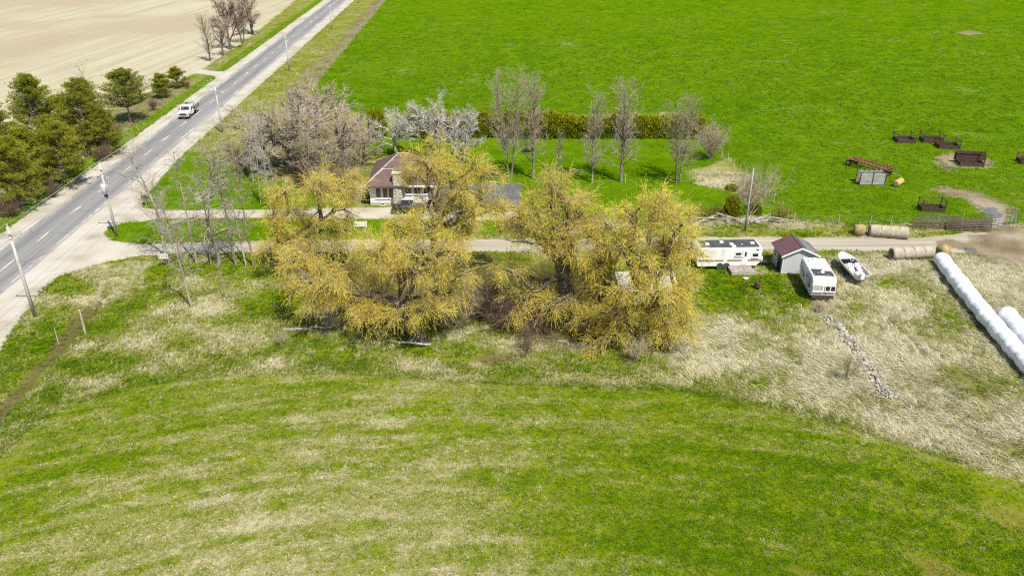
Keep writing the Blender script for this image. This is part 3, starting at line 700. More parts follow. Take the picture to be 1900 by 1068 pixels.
# ------------------------------------------------------------------ travel trailer along the drive
p = G(1291, 501); q = G(1410, 499)
tr = thing("travel_trailer", "long white travel trailer with tan stripe and black roof beside the drive", "trailer", (p.x, p.y, 0), math.atan2(q.y - p.y, q.x - p.x))
L, Wd, Z0, Z1 = (q - p).length, 2.4, 0.42, 2.75
prof = [(0.15, Z0), (L - 0.55, Z0), (L - 0.05, Z0 + 0.55), (L, Z0 + 0.9), (L, Z1 - 0.12), (L - 0.12, Z1), (0.3, Z1), (0.05, Z1 - 0.3), (0, Z0 + 0.7)]
MB().prism(prof, 0, Wd).build("body", M_RVWHITE, tr, bevel=0.06)
MB().box((L / 2 + 0.05, Wd / 2, Z1 + 0.012), (L - 0.75, Wd - 0.22, 0.03)).build("roof_membrane", M_TAR, tr)
for x, y in ((1.3, 1.1), (3.1, 1.6), (4.1, 0.95), (4.2, 0.35), (6.6, 1.2)):
    MB().box((x, y, Z1 + 0.09), (0.5, 0.42, 0.13), top=(0.8, 0.8)).build("roof_vent", M_TRIM, tr)
MB().box((5.3, 0.9, Z1 + 0.06), (0.12, 0.12, 0.1)).build("roof_pipe", M_TRIM, tr)
for x0, x1 in ((0.1, 3.1), (3.55, 5.15), (5.95, L - 0.06)):
    MB().box(((x0 + x1) / 2, -0.012, 1.22), (x1 - x0, 0.016, 0.11)).build("stripe", M_ORANGE, tr)
    MB().box(((x0 + x1) / 2, -0.012, 1.10), (x1 - x0, 0.016, 0.05)).build("stripe", mat("brown_stripe", (0.22, 0.10, 0.04), 0.5), tr)
window(tr, (0.75, -0.02, 1.72), 0.85, 0.42, 0, mat("blind_glass", (0.45, 0.43, 0.36), 0.3), 0, 0.05)
window(tr, (4.75, -0.02, 1.98), 0.65, 0.34, 0, None, 0, 0.05); window(tr, (6.75, -0.02, 1.80), 0.62, 0.42, 0, None, 0, 0.06)
MB().box((6.95, -0.02, 2.45), (0.3, 0.03, 0.12)).build("marker_light", M_GLASS, tr)
dd = MB().box((5.55, -0.02, 1.55), (0.68, 0.05, 1.85)).build("door", M_TRIM, tr)
MB().box((5.6, -0.055, 1.95), (0.2, 0.02, 0.55)).build("door_window", M_GLASS, dd)
MB().box((5.32, -0.06, 1.5), (0.06, 0.05, 0.12)).build("handle", M_CHROME, dd)
for x in (2.75, 3.5):
    wheel(tr, (x, 0.12, 0.34)); MB().cyl((x, -0.02, 0.46), (x, 0.02, 0.46), 0.42, n=16).build("wheel_arch", M_TAR, tr)
    wheel(tr, (x, Wd - 0.12, 0.34))
MB().box((L + 0.55, Wd / 2, 0.5), (1.3, 0.9, 0.1), top=(1, 0.3)).build("tow_hitch", M_DARK, tr)
MB().cyl((L + 0.45, Wd / 2, 0.55), (L + 0.45, Wd / 2, 1.0), 0.16, n=12).build("gas_bottle", M_TRIM, tr)

# deck, tub, barrel near it
p = G(1357, 512)
rp = thing("wooden_platform", "low grey plank platform lying before the long trailer's door", "platform", (p.x, p.y, 0), math.radians(2))
for i in range(11): MB().box((0.12 + i * 0.245, 0.85, 0.42), (0.225, 1.7, 0.05)).build("plank", M_OLDWOOD, rp)
MB().box((1.35, 0.02, 0.25), (2.7, 0.06, 0.28)).build("front_board", M_RAIL, rp)
for x in (0.1, 2.6): MB().box((x, 0.85, 0.2), (0.12, 1.6, 0.38)).build("joist", M_OLDWOOD, rp)
p = G(1404, 535)
br = thing("burn_barrel", "rusty brown open steel drum standing on the grass before the trailers", "barrel", p)
n = 18
MB().loft([[(r_ * math.cos(2 * math.pi * i / n), r_ * math.sin(2 * math.pi * i / n), z) for i in range(n)] for r_, z in ((0.31, 0), (0.31, 0.3), (0.325, 0.32), (0.31, 0.34), (0.31, 0.6), (0.325, 0.62), (0.31, 0.64), (0.32, 0.92), (0.28, 0.92), (0.28, 0.3))], caps=True).build("drum", M_RUST, br, True)
MB().cyl((0, 0, 0.31), (0, 0, 0.34), 0.27, n=14).build("ash", M_TAR, br)
p = G(1384, 519)
tb = MB().loft([[(r_ * math.cos(2 * math.pi * i / 12), 0.7 * r_ * math.sin(2 * math.pi * i / 12), z) for i in range(12)] for r_, z in ((0.22, 0), (0.3, 0.22), (0.33, 0.23), (0.28, 0.21), (0.2, 0.05))]).build("plastic_tub", M_TRIM, None, loc=p)
tag(tb, "small white tub lying on the grass between platform and barrel", "tub")
p = G(1463, 506)
tk = MB().loft([[(x, r_ * math.cos(2 * math.pi * i / 12), 0.3 + r_ * math.sin(2 * math.pi * i / 12)) for i in range(12)] for x, r_ in ((0, 0.05), (0.02, 0.26), (0.7, 0.28), (1.4, 0.26), (1.42, 0.05))]).build("fuel_tank", mat("brown_tank", (0.16, 0.10, 0.07), 0.6), None, True, loc=p)
tag(tk, "small brown cylindrical tank lying between grey shed and white trailer", "tank")

# ------------------------------------------------------------------ second trailer, end on
p = G(1502, 559)
t2 = thing("camper_trailer", "shorter white camper with patched black tar on its roof, seen end on", "trailer", (p.x, p.y, 0), math.radians(-5.5))
L2, W2, Z0, Z1 = 5.7, 2.45, 0.55, 2.75
prof = [(0.25, Z0), (L2 - 0.25, Z0), (L2, Z0 + 0.7), (L2 - 0.1, Z1 - 0.25), (L2 - 0.35, Z1), (0.55, Z1), (0.12, Z1 - 0.28), (0, Z0 + 0.75), (0.02, Z0 + 0.25)]
MB().prismx(prof, 0, W2).build("body", M_RVWHITE, t2, bevel=0.07)
MB().box((W2 / 2, 1.35, Z1 + 0.012), (W2 - 0.2, 1.3, 0.025), top=(1, 0.98)).build("tar_patch", mat("tar_patch", (0.055, 0.053, 0.052), 0.8, (0.035, 0.034, 0.033), 1.2, speck=(0.30, 0.29, 0.28)), t2)
MB().box((0.75, 2.15, Z1 + 0.010), (1.3, 0.5, 0.02)).build("tar_patch", _mats["tar_patch"], t2)
for x, y, w in ((1.2, 4.9, 0.5), (1.5, 3.6, 0.42), (0.6, 4.4, 0.3), (1.25, 1.6, 0.4)):
    MB().box((x, y, Z1 + 0.08), (w, w, 0.14), top=(0.8, 0.8)).build("roof_vent", M_TRIM, t2)
MB().box((0.12, L2 / 2, Z1 + 0.02), (0.07, L2 - 1.2, 0.06)).build("roof_edge", M_TRIM, t2); MB().box((W2 - 0.12, L2 / 2, Z1 + 0.02), (0.07, L2 - 1.2, 0.06)).build("roof_edge", M_TRIM, t2)
window(t2, (0.62, -0.03, 1.62), 0.95, 0.62, 0, mat("cream_blind", (0.46, 0.46, 0.33), 0.4), 0, 0.05)
window(t2, (1.62, -0.03, 1.62), 0.42, 0.55, 0, None, 0, 0.06); window(t2, (2.15, -0.03, 1.62), 0.42, 0.55, 0, None, 0, 0.06)
MB().box((W2 / 2, 0.02, 1.08), (W2 - 0.1, 0.04, 0.07)).build("stripe", mat("grey_stripe", (0.32, 0.33, 0.36), 0.5), t2)
MB().box((W2 / 2, -0.05, 0.62), (W2 - 0.2, 0.12, 0.32)).build("bumper_skirt", M_RUST, t2)
for y, w, h, z in ((1.0, 0.5, 1.2, 1.75), (2.3, 0.6, 0.5, 2.0), (3.6, 0.55, 0.6, 1.5), (4.4, 0.7, 0.5, 1.75), (5.15, 0.35, 0.55, 2.05)):
    window(t2, (-0.02, y, z), w, h, math.radians(-90), None, 0, 0.05)
MB().box((-0.02, 1.75, 1.45), (0.04, 0.62, 1.7)).build("door", M_GREYSIDE, t2)
for y in (2.9, 3.6): wheel(t2, (0.15, y, 0.36), 0.36, 0.22, 'x'); wheel(t2, (W2 - 0.15, y, 0.36), 0.36, 0.22, 'x')
MB().box((W2 / 2, 2.85, 0.5), (1.4, 5.2, 0.14)).build("chassis", M_RUST, t2)
for x in (0.7, 1.7): MB().box((x, 0.1, 0.24), (0.3, 0.3, 0.46)).build("support_block", M_GREYROOF, t2)

# ------------------------------------------------------------------ boat on its trailer
a, b = G(1596, 529), G(1557, 487)
bo = thing("motor_boat", "small open white motor boat with dark interior parked on the dry grass", "boat", ((a.x + b.x) / 2, (a.y + b.y) / 2, 0), math.atan2(b.y - a.y, b.x - a.x))
BL = (b - a).length * 0.98
def hull_ring(x, w, zk, zs, n=9, inn=0.0):
    return [(x, (w - inn) * math.sin(math.pi * (k / (n - 1) - 0.5)), zk + (zs - zk) * abs(2 * k / (n - 1) - 1) ** 1.6) for k in range(n)]
sec = [(-0.5, 0.92, 0.5, 1.25), (-0.25, 0.98, 0.45, 1.25), (0.05, 1.0, 0.42, 1.27), (0.28, 0.88, 0.45, 1.32), (0.42, 0.5, 0.62, 1.38), (0.5, 0.05, 1.0, 1.42)]
hull = MB()
rings = [hull_ring(x * BL, w, zk, zs) for x, w, zk, zs in sec]
for k in range(len(rings) - 1):
    n = len(rings[0]); base = len(hull.v); hull.v += rings[k] + rings[k + 1]
    hull.f += [(base + i, base + n + i, base + n + i + 1, base + i + 1) for i in range(n - 1)]
hull.f.append(tuple(range(len(rings[0])))); hull.build("hull", M_RVWHITE, bo, True)
MB().poly([(x * BL, s * w * 0.93, 0.82) for x, w, s in ((-0.5, 0.92, -1), (-0.25, 0.98, -1), (0.05, 1.0, -1), (0.22, 0.9, -1), (0.22, 0.9, 1), (0.05, 1.0, 1), (-0.25, 0.98, 1), (-0.5, 0.92, 1))]).build("cockpit_floor", mat("boat_floor", (0.05, 0.035, 0.035), 0.8), bo)
fd = MB(); fd.poly([(0.2 * BL, -0.93, 1.30), (0.30 * BL, -0.84, 1.34), (0.42 * BL, -0.5, 1.42), (0.5 * BL, 0, 1.46), (0.42 * BL, 0.5, 1.42), (0.30 * BL, 0.84, 1.34), (0.2 * BL, 0.93, 1.30)]); fd.build("foredeck", M_RVWHITE, bo)
for s in (-1, 1): MB().tube([(x * BL, s * w, zs + 0.02) for x, w, _, zs in sec], 0.05).build("gunwale", M_TRIM, bo)
MB().box((0.19 * BL, 0, 1.1), (0.08, 1.8, 0.5)).build("dash", M_DARK, bo)
for s in (-1, 1):
    sc = MB().box((-0.02 * BL, s * 0.42, 1.0), (0.5, 0.5, 0.35)).build("seat", M_RVWHITE, bo)
    MB().box((-0.08 * BL, s * 0.42, 1.3), (0.12, 0.5, 0.5)).build("seat_back", M_RVWHITE, sc)
    sc = MB().box((-0.22 * BL, s * 0.42, 1.0), (0.5, 0.5, 0.35)).build("seat", M_RVWHITE, bo)
    MB().box((-0.17 * BL, s * 0.42, 1.28), (0.12, 0.5, 0.45)).build("seat_back", M_RVWHITE, sc)
wh = MB(); n = 14
pts = [(0.15 * BL, -0.42 + 0.24 * math.cos(2 * math.pi * i / n), 1.42 + 0.24 * math.sin(2 * math.pi * i / n)) for i in range(n + 1)]
wh.tube(pts, 0.035).build("steering_wheel", M_TRIM, bo)
MB().box((-0.38 * BL, 0, 0.98), (0.7, 0.95, 0.4)).build("engine_box", M_RVWHITE, bo)
eng = MB().box((-0.54 * BL, 0.1, 1.2), (0.45, 0.42, 0.6), top=(0.8, 0.8)).build("outboard_motor", M_TRIM, bo)
MB().box((-0.55 * BL, 0.1, 0.65), (0.14, 0.12, 0.8)).build("motor_leg", M_CHROME, eng)
MB().box((-0.1, 0, 0.36), (BL * 0.8, 0.9, 0.08)).build("trailer_frame", M_GALV, bo)
MB().box((BL * 0.5, 0, 0.4), (1.3, 0.09, 0.09)).build("trailer_tongue", M_GALV, bo)
for s in (-1, 1): wheel(bo, (-0.6, s * 1.0, 0.28), 0.28, 0.16)

# ------------------------------------------------------------------ flatbed truck on the road
tp = R(2.0, 67.0, 0.06)
tk = thing("flatbed_truck", "white flatbed pickup truck with brown headboard rack driving on the road", "truck", tp, math.radians(180) - RA)
# local +y is forward
def tbox(name, c, d, m, top=(1, 1), par=None, bev=0.0): return MB().box(c, d, top=top).build(name, m, par or tk, bevel=bev)
tbox("chassis", (0, 3.1, 0.62), (0.9, 5.9, 0.2), M_DARK)
prof = [(2.9, 0.5), (6.15, 0.5), (6.3, 0.75), (6.28, 1.15), (6.1, 1.30), (4.95, 1.42), (4.35, 2.05), (4.1, 2.12), (3.1, 2.10), (2.92, 1.95)]
MB().prismx(prof, -0.98, 0.98).build("cab", M_RVWHITE, tk, bevel=0.06)
MB().add([(-0.84, 4.93, 1.46), (0.84, 4.93, 1.46), (0.74, 4.42, 2.02), (-0.74, 4.42, 2.02)], [(0, 1, 2, 3)]).build("windscreen", M_GLASS, tk)
for s in (-1, 1):
    MB().box((s * 0.985, 3.75, 1.68), (0.02, 1.0, 0.42)).build("side_window", M_GLASS, tk)
    MB().box((s * 1.16, 4.55, 1.6), (0.22, 0.1, 0.32)).build("mirror", M_DARK, tk)
    tbox("headlight", (s * 0.78, 6.28, 0.98), (0.34, 0.08, 0.2), M_CHROME)
    for y in (5.3, 1.5): wheel(tk, (s * 0.85, y, 0.4), 0.4, 0.26, 'x')
    MB().box((s * 1.0, 5.3, 0.72), (0.06, 1.0, 0.3)).build("wheel_arch", M_DARK, tk)
tbox("grille", (0, 6.3, 0.98), (1.15, 0.06, 0.38), M_DARK); tbox("bumper", (0, 6.36, 0.62), (1.95, 0.18, 0.24), M_CHROME); tbox("air_dam", (0, 6.3, 0.42), (1.8, 0.16, 0.18), M_BLACK)
bed = tbox("flatbed", (0, 1.3, 0.98), (2.3, 2.9, 0.14), M_OLDWOOD)
for s in (-1, 1):
    for y in (0.0, 0.9, 1.8, 2.6): tbox("stake", (s * 1.1, y, 1.4), (0.07, 0.07, 0.75), M_RUST)
    for z in (1.3, 1.65): tbox("side_rail", (s * 1.1, 1.3, z), (0.05, 2.8, 0.12), M_RUSTY2)
for x in (-1.1, -0.4, 0.4, 1.1): tbox("rack_post", (x, 2.72, 1.7), (0.08, 0.08, 1.4), M_RUST)
for z in (2.38, 1.9): tbox("rack_bar", (0, 2.72, z), (2.3, 0.09, 0.1), M_RUST)
tbox("tool_box", (0, 2.35, 1.3), (1.9, 0.5, 0.5), M_RUST); tbox("load_crate", (0.2, 0.9, 1.25), (1.2, 1.2, 0.4), M_TRIM)

# ------------------------------------------------------------------ dark cars in the yard
def car(label, loc, rz, m, m2):
    c = thing("parked_car", label, "car", loc, rz, "cars parked in the farmyard")
    prof = [(0.05, 0.35), (4.4, 0.35), (4.5, 0.6), (4.42, 0.85), (3.3, 0.98), (2.75, 1.42), (1.3, 1.46), (0.55, 1.0), (0.05, 0.92), (0, 0.6)]
    MB().prism(prof, -0.88, 0.88).build("body", m, c, bevel=0.07)
    MB().add([(3.28, -0.76, 1.0), (3.28, 0.76, 1.0), (2.79, 0.66, 1.405), (2.79, -0.66, 1.405)], [(0, 1, 2, 3)]).build("windscreen", m2, c, loc=(0.04, 0, 0.02))
    MB().add([(0.56, 0.74, 1.02), (0.56, -0.74, 1.02), (1.27, -0.64, 1.44), (1.27, 0.64, 1.44)], [(0, 1, 2, 3)]).build("rear_window", m2, c, loc=(-0.04, 0, 0.02))
    for s in (-1, 1):
        MB().add([(0.95, s * 0.895, 1.0), (3.1, s * 0.895, 1.0), (2.72, s * 0.895, 1.36), (1.35, s * 0.895, 1.38)], [(0, 1, 2, 3)]).build("side_window", m2, c)
        MB().box((4.42, s * 0.6, 0.72), (0.1, 0.36, 0.14)).build("headlight", M_CHROME, c)
        MB().box((0.02, s * 0.62, 0.8), (0.08, 0.34, 0.14)).build("tail_light", M_RED, c)
        for x in (0.85, 3.6): wheel(c, (x, s * 0.8, 0.33), 0.33, 0.2)
    return c
car("dark car parked on the gravel in front of the bungalow", G(728, 394), 0.05, M_DARK, mat("car_glass", (0.10, 0.11, 0.12), 0.1, spec=0.6))
p = G(926, 428)
car("dark car parked on the lawn beyond the drive, near the garage", p, math.radians(12), M_DARK, _mats["car_glass"])

# ------------------------------------------------------------------ utility poles and wires
def upole(label, px, py, top_py, arm=True, transformer=False, s=None, h=None):
    b = G(px, py); h = h or height_at(b, top_py)
    t = thing("utility_pole", label, "utility pole", b, RA * -1, "utility poles along the road" if arm else None)
    MB().loft([[(r_ * math.cos(2 * math.pi * i / 10), r_ * math.sin(2 * math.pi * i / 10), z) for i in range(10)] for r_, z in ((0.18 if arm else 0.15, -0.3), (0.16 if arm else 0.12, h * 0.4), (0.12 if arm else 0.09, h))]).build("shaft", M_POLE if arm else mat("grey_pole", (0.33, 0.30, 0.25), 0.9, (0.22, 0.2, 0.165), 1.2, stretch=(1, 1, 0.15)), t, True)
    if arm:
        MB().box((0, -0.16, h - 0.75), (2.6, 0.11, 0.13)).build("crossarm", M_POLE, t)
        for sx in (-1, 1): MB().cyl((sx * 0.62, -0.17, h - 0.82), (0, -0.15, h - 1.35), 0.02, n=5).build("brace", M_GALV, t)
        for x in (-1.2, 0.0, 1.2):
            z = h - 0.68 if x else h
            MB().cyl((x, -0.16 if x else 0, z), (x, -0.16 if x else 0, z + 0.24), 0.06, 0.09, 8).build("insulator", M_CERAMIC, t)
    if transformer:
        tf = MB().loft([[(0.05 + r_ * math.cos(2 * math.pi * i / 14), -0.5 + r_ * math.sin(2 * math.pi * i / 14), z) for i in range(14)] for r_, z in ((0.2, h - 3.75), (0.3, h - 3.7), (0.3, h - 2.6), (0.22, h - 2.48), (0.05, h - 2.45))]).build("transformer", M_TRANSF, t, True)
        for x in (-0.08, 0.18): MB().cyl((x, -0.5, h - 2.48), (x, -0.5, h - 2.15), 0.05, 0.03, 7).build("bushing", M_CERAMIC, tf)
        MB().box((0.55, -0.2, h - 1.6), (0.7, 0.07, 0.07)).build("fuse_arm", M_GALV, t)
        for x in (0.6, 0.85): MB().cyl((x, -0.22, h - 1.55), (x, -0.3, h - 1.9), 0.05, n=6).build("fuse", M_CERAMIC, t)
        MB().box((0, -0.24, h - 4.1), (0.4, 0.2, 0.25)).build("bracket", M_DARK, t)
    return t, h
poles = [upole("nearest pale wooden utility pole with crossarm, in the verge grass", 65, 587, 420),
         upole("utility pole carrying a pale grey transformer, at the tip of the grass island", 217, 438, 303, True, True),
         upole("utility pole with crossarm behind the bare row, beside the truck's lane", 413, 247, 161),
         upole("utility pole with crossarm on the green verge, beyond the bare maples", 537, 132, 65),
         upole("thin far utility pole with crossarm where the road nears the photo's top", 616, 55, 9),
         upole("farthest utility pole, only its foot showing at the photo's top edge", 666, 6, -28)]
ypole, yh = upole("bare yard pole without crossarm by the rail fence and drive", 1382, 428, 312, False)
def span(a, b, sag, n=10):
    return [Vector(a).lerp(Vector(b), i / n) - Vector((0, 0, sag * 4 * (i / n) * (1 - i / n))) for i in range(n + 1)]
def wirething(label, pts, r=0.016): return tag(MB().tube(pts, r, 4).build("overhead_wire", M_WIRE), label, "wire", "overhead wires")
def ppt(i, x, dz): t, h = poles[i]; return t.matrix_basis @ Vector((x, -0.16 if x else 0, h + dz))
pre = R(12.3, -66, 0)
for x, dz, lb in ((0.0, 0.26, "topmost overhead wire strung along the road from pole tip to pole tip"), (-1.2, -0.42, "overhead wire on the road-side end of the crossarms"), (1.2, -0.42, "overhead wire on the yard-side end of the crossarms")):
    pts = span(pre + Vector((x, 0, 10.5 + dz)), ppt(0, x, dz), 0.5)
    for i in range(5): pts += span(ppt(i, x, dz), ppt(i + 1, x, dz), 0.35 if i else 0.2)[1:]
    wirething(lb, pts)
wirething("service wire crossing from the transformer pole towards the white bungalow", span(ppt(1, 0.0, -2.5), house.location + Vector((0.3, 0, 3.3)), 0.9, 14), 0.014)

# ------------------------------------------------------------------ round bales
bale_me = []
for k in range(3):
    rk = np.random.RandomState(20 + k); n, m_ = 20, 7; rings = []
    for j in range(m_ + 2):
        x = (-0.66, -0.64, -0.4, -0.13, 0.13, 0.4, 0.62, 0.66)[min(j, 7)] if j < 8 else 0.66
        rr_ = (0.55, 0.70, 0.74, 0.745, 0.74, 0.745, 0.71, 0.55)[min(j, 7)]
        ring = []
        for i in range(n):
            a = 2 * math.pi * i / n; rad = rr_ * (1 + 0.035 * rk.randn())
            ring.append((x + 0.02 * rk.randn(), rad * math.cos(a) * 1.05, max(-0.68, rad * math.sin(a))))
        if j < 8: rings.append(ring)
    bale_me.append(MB().loft(rings, caps=True).mesh("round_bale", M_BALE, True))
core = MB().loft([[(x, r_ * math.cos(2 * math.pi * i / 16), r_ * math.sin(2 * math.pi * i / 16)) for i in range(16)] for x, r_ in ((-0.03, 0.60), (0.0, 0.5), (0.012, 0.3), (0.02, 0.05))]).mesh("bale_end", M_BALEEND, True)
fr_me = []
for k in range(2):
    rk = np.random.RandomState(50 + k); V, T = [], []
    for i in range(110):
        a = rk.uniform(0, 2 * math.pi); b0 = Vector((rk.normal(0, 0.025), 0.72 * math.cos(a), 0.72 * math.sin(a)))
        d = Vector((rk.normal(0, 0.07), 0.16 * math.cos(a) + rk.normal(0, 0.05), 0.16 * math.sin(a) - 0.07)); w = Vector((rk.normal(0, 1), rk.normal(0, 1), rk.normal(0, 1))).normalized() * 0.02
        V += [b0 - w, b0 + w, b0 + d]; T.append((3 * i, 3 * i + 1, 3 * i + 2))
    fr_me.append(np_mesh("straw_fringe", [tuple(v) for v in V], tris=T, m=M_STRAW))
def bale(loc, rz, label, group, k=0, end=-1, name="round_bale"):
    t = thing(name, label, "hay bale", loc, rz, group)
    o = put("bale_body", bale_me[k % 3], t, (0, 0, 0.68)); o.rotation_euler = (0.9 * 0, 0, 0)
    e = put("bale_end", core, t, (end * 0.665, 0, 0.68)); e.scale = (-end * -1.0, 1, 1)
    f = put("straw_fringe", fr_me[k % 2], t, (0.65, 0, 0.68)); f["kind"] = "stuff"
    return t
def loose_bale(p, label, seed, rz=0.0, s=1.0):
    rk = np.random.RandomState(seed); n = 20; rings = []
    for x, r_ in ((-0.62, 0.35), (-0.55, 0.62), (-0.2, 0.74), (0.2, 0.72), (0.5, 0.62), (0.64, 0.3)):
        rings.append([(x + 0.05 * rk.randn(), r_ * s * (1 + 0.09 * rk.randn()) * math.cos(2 * math.pi * i / n), max(-0.66, r_ * s * (1 + 0.09 * rk.randn()) * math.sin(2 * math.pi * i / n))) for i in range(n)])
    t = thing("broken_bale", label, "hay bale", p, rz)
    o = MB().loft(rings).build("bale_body", M_STRAW, t, True, loc=(0, 0, 0.66)); o.scale = (1.1, 1.0, 1.0)
    V, T = [], []
    for i in range(420):
        a, x = rk.uniform(0, 2 * math.pi), rk.uniform(-0.6, 0.6)
        r_ = 0.72 * s * math.sqrt(max(0.05, 1 - (x / 0.75) ** 2)); b0 = Vector((x * 1.1, r_ * math.cos(a), 0.66 + max(-0.62, r_ * math.sin(a))))
        d = Vector((rk.normal(0, 0.12), 0.1 * math.cos(a) + rk.normal(0, 0.08), 0.08 * math.sin(a) - 0.12)); w = Vector(rk.normal(0, 1, 3)).normalized() * 0.022
        V += [b0 - w, b0 + w, b0 + d]; T.append((3 * i, 3 * i + 1, 3 * i + 2))
    f = put("loose_straw", np_mesh("loose_straw", [tuple(v) for v in V], tris=T, m=M_STRAW), t); f["kind"] = "stuff"
    return t
a, b = G(1621, 437), G(1672, 441); rzb = math.atan2(b.y - a.y, b.x - a.x)
ords = ("first", "second", "third", "last")
for i in range(4):
    p = a.lerp(b, i / 3); bale(p, rzb, "weathered round bale by the pasture fence, %s of four from its left end" % ords[i], "round bales by the pasture fence", i, -1 if i < 3 else 1)
loose_bale(G(1593, 435), "crumbling golden round bale at the left end of the fence-side row", 7, rzb)
a, b = G(1661, 480), G(1717, 477); rzb = math.atan2(b.y - a.y, b.x - a.x)
for i in range(4):
    p = a.lerp(b, i / 3); bale(p, rzb, "weathered round bale south of the drive, %s of four from its left end" % ords[i], "round bales south of the drive", i + 1)
loose_bale(G(1748, 474), "torn golden round bale behind the long white plastic tube", 9, 0.4)

# ------------------------------------------------------------------ plastic wrapped bale rows
def wrapped_row(label, c0, c1, bend, r, seed):
    rk = np.random.RandomState(seed); c0, c1 = Vector(c0), Vector(c1); L = (c1 - c0).length; n = 24; rings = []
    ax = (c1 - c0).normalized(); side = Vector((ax.y, -ax.x, 0))
    def ring(s, k):
        c = c0.lerp(c1, s / L) + side * (bend * math.sin(math.pi * s / L) + 0.06 * math.sin(s * 2.1 + seed))
        z0 = r * 0.92; out = []
        for i in range(n):
            a = 2 * math.pi * i / n; rad = r * k * (1 + 0.010 * rk.randn()); zz = z0 + rad * math.sin(a) * 0.96
            out.append(tuple(c + side * (rad * math.cos(a) * 1.04) + Vector((0, 0, max(0.01, zz)))))
        return out
    for k in (0.25, 0.62, 0.88): rings.append(ring(0.0 + (k - 0.25) * 0.35, k))
    s, bl = 0.4, 1.22
    while s < L - 0.4:
        big = 1 + rk.uniform(-0.035, 0.05)
        for f, kk in ((0.0, 0.925), (0.10, 0.965), (0.3, 0.995 * big), (0.5, 1.005 * big), (0.72, 0.995 * big), (0.9, 0.965)): rings.append(ring(s + f * bl, kk))
        s += bl
    for k in (0.88, 0.6, 0.2): rings.append(ring(s + (0.9 - k) * 0.3, k))
    return tag(MB().loft(rings).build("wrapped_bale_row", M_PLASTIC, None, True), label, "wrapped bales")
e0, e1 = G(1741, 488), G(1963, 755)
wrapped_row("long ribbed white plastic tube of bales running from the drive to the frame edge", e0, e1, 0.35, 0.86, 2)
d_ = (e1 - e0).normalized(); e2 = G(1860, 590)
wrapped_row("shorter white plastic tube of bales at the right edge, beside the long one", e2, e2 + d_ * 16, 0.1, 0.86, 5)
# ------------------------------------------------------------------ cattle gear in the pasture
bar_me = MB().cyl((0, 0, 0), (0.22, 0, 0.75), 0.022, n=5).mesh("bar", M_RUST)
def feeder(label, p, rz, L=3.1, W=2.2, H=1.35, tall=False, skirt=0.55):
    t = thing("hay_feeder", label, "hay feeder", p, rz, "rusty hay feeders in the pasture")
    for s in (-1, 1):
        MB().box((0, s * W / 2, skirt / 2 + 0.05), (L, 0.05, skirt)).build("side_panel", M_RUST, t)
        MB().box((s * L / 2, 0, skirt / 2 + 0.05), (0.05, W - 0.06, skirt)).build("end_panel", M_RUST, t)
        MB().box((0, s * W / 2, H), (L, 0.07, 0.07)).build("top_rail", M_RUST, t)
        MB().box((s * L / 2, 0, H + 0.003), (0.07, W, 0.07)).build("top_rail", M_RUST, t)
        for s2 in (-1, 1): MB().box((s * L / 2, s2 * W / 2, H / 2 + 0.1), (0.11, 0.11, H + 0.2)).build("corner_post", M_RUST, t)
        n = int(L / 0.42)
        for i in range(n): put("bar", bar_me, t, (-L / 2 + 0.2 + i * 0.42, s * W / 2, skirt))
        m = int(W / 0.42)
        for i in range(m):
            o = put("bar", bar_me, t, (s * L / 2, -W / 2 + 0.2 + i * 0.42, skirt)); o.rotation_euler = (0, 0, math.pi / 2)
    if tall:
        MB().box((0.3, W / 2 + 0.12, H * 0.75), (L + 1.2, 0.06, H * 1.0)).build("back_sheet", M_RUST, t)
    return t
feeder("rusty square feeder standing alone left of the overlapping pair", G(1677, 262), math.radians(-2), 3.0, 2.3)
feeder("rear rusty feeder of the overlapping pair, far up the pasture", G(1727, 262), math.radians(-6), 3.2, 2.3)
feeder("front rusty feeder of the overlapping pair, lower on the slope", G(1757, 273), math.radians(-6), 3.3, 2.2)
feeder("dark feeder with tall back sheet standing on bare trampled soil", G(1798, 305), math.radians(-7), 3.6, 2.0, 1.5, True)
feeder("dark cradle feeder alone behind the stacked gates", G(1727, 389), math.radians(-5), 3.0, 1.6, 1.5, False, 0.5)
feeder("dark feeder cut off by the photo's right edge", G(1908, 302), math.radians(-10), 3.0, 2.0)

# red bale wagon
a, b = G(1570, 306), G(1648, 330)
wg = thing("bale_wagon", "long faded red slatted bale wagon on wheels in the pasture", "wagon", a, math.atan2(b.y - a.y, b.x - a.x))
WL = (b - a).length
for y in (0.35, 1.55): MB().box((WL / 2, y, 0.95), (WL, 0.12, 0.16)).build("beam", M_RED, wg)
for i in range(12): MB().box((0.1 + i * (WL - 0.2) / 11, 0.95, 1.07), (0.24, 2.1, 0.07)).build("crossbar", M_RED, wg)
for y in (-0.1, 2.0): MB().box((WL / 2, y, 1.06), (WL, 0.1, 0.1)).build("side_rail", M_RED, wg)
MB().box((0.35, 0.95, 0.5), (0.12, 1.9, 0.12)).build("axle", M_RUST, wg); MB().box((WL - 1.2, 0.95, 0.5), (0.12, 1.9, 0.12)).build("axle", M_RUST, wg)
for x in (0.35, WL - 1.2):
    for y in (-0.05, 1.95): wheel(wg, (x, y, 0.45), 0.45, 0.26, 'y', M_TRANSF)
    MB().box((x, 0.95, 0.75), (0.2, 1.3, 0.36)).build("bolster", M_RUST, wg)
MB().cyl((WL, 0.95, 0.6), (WL + 1.5, 0.95, 0.4), 0.05, n=6).build("drawbar", M_GALV, wg)
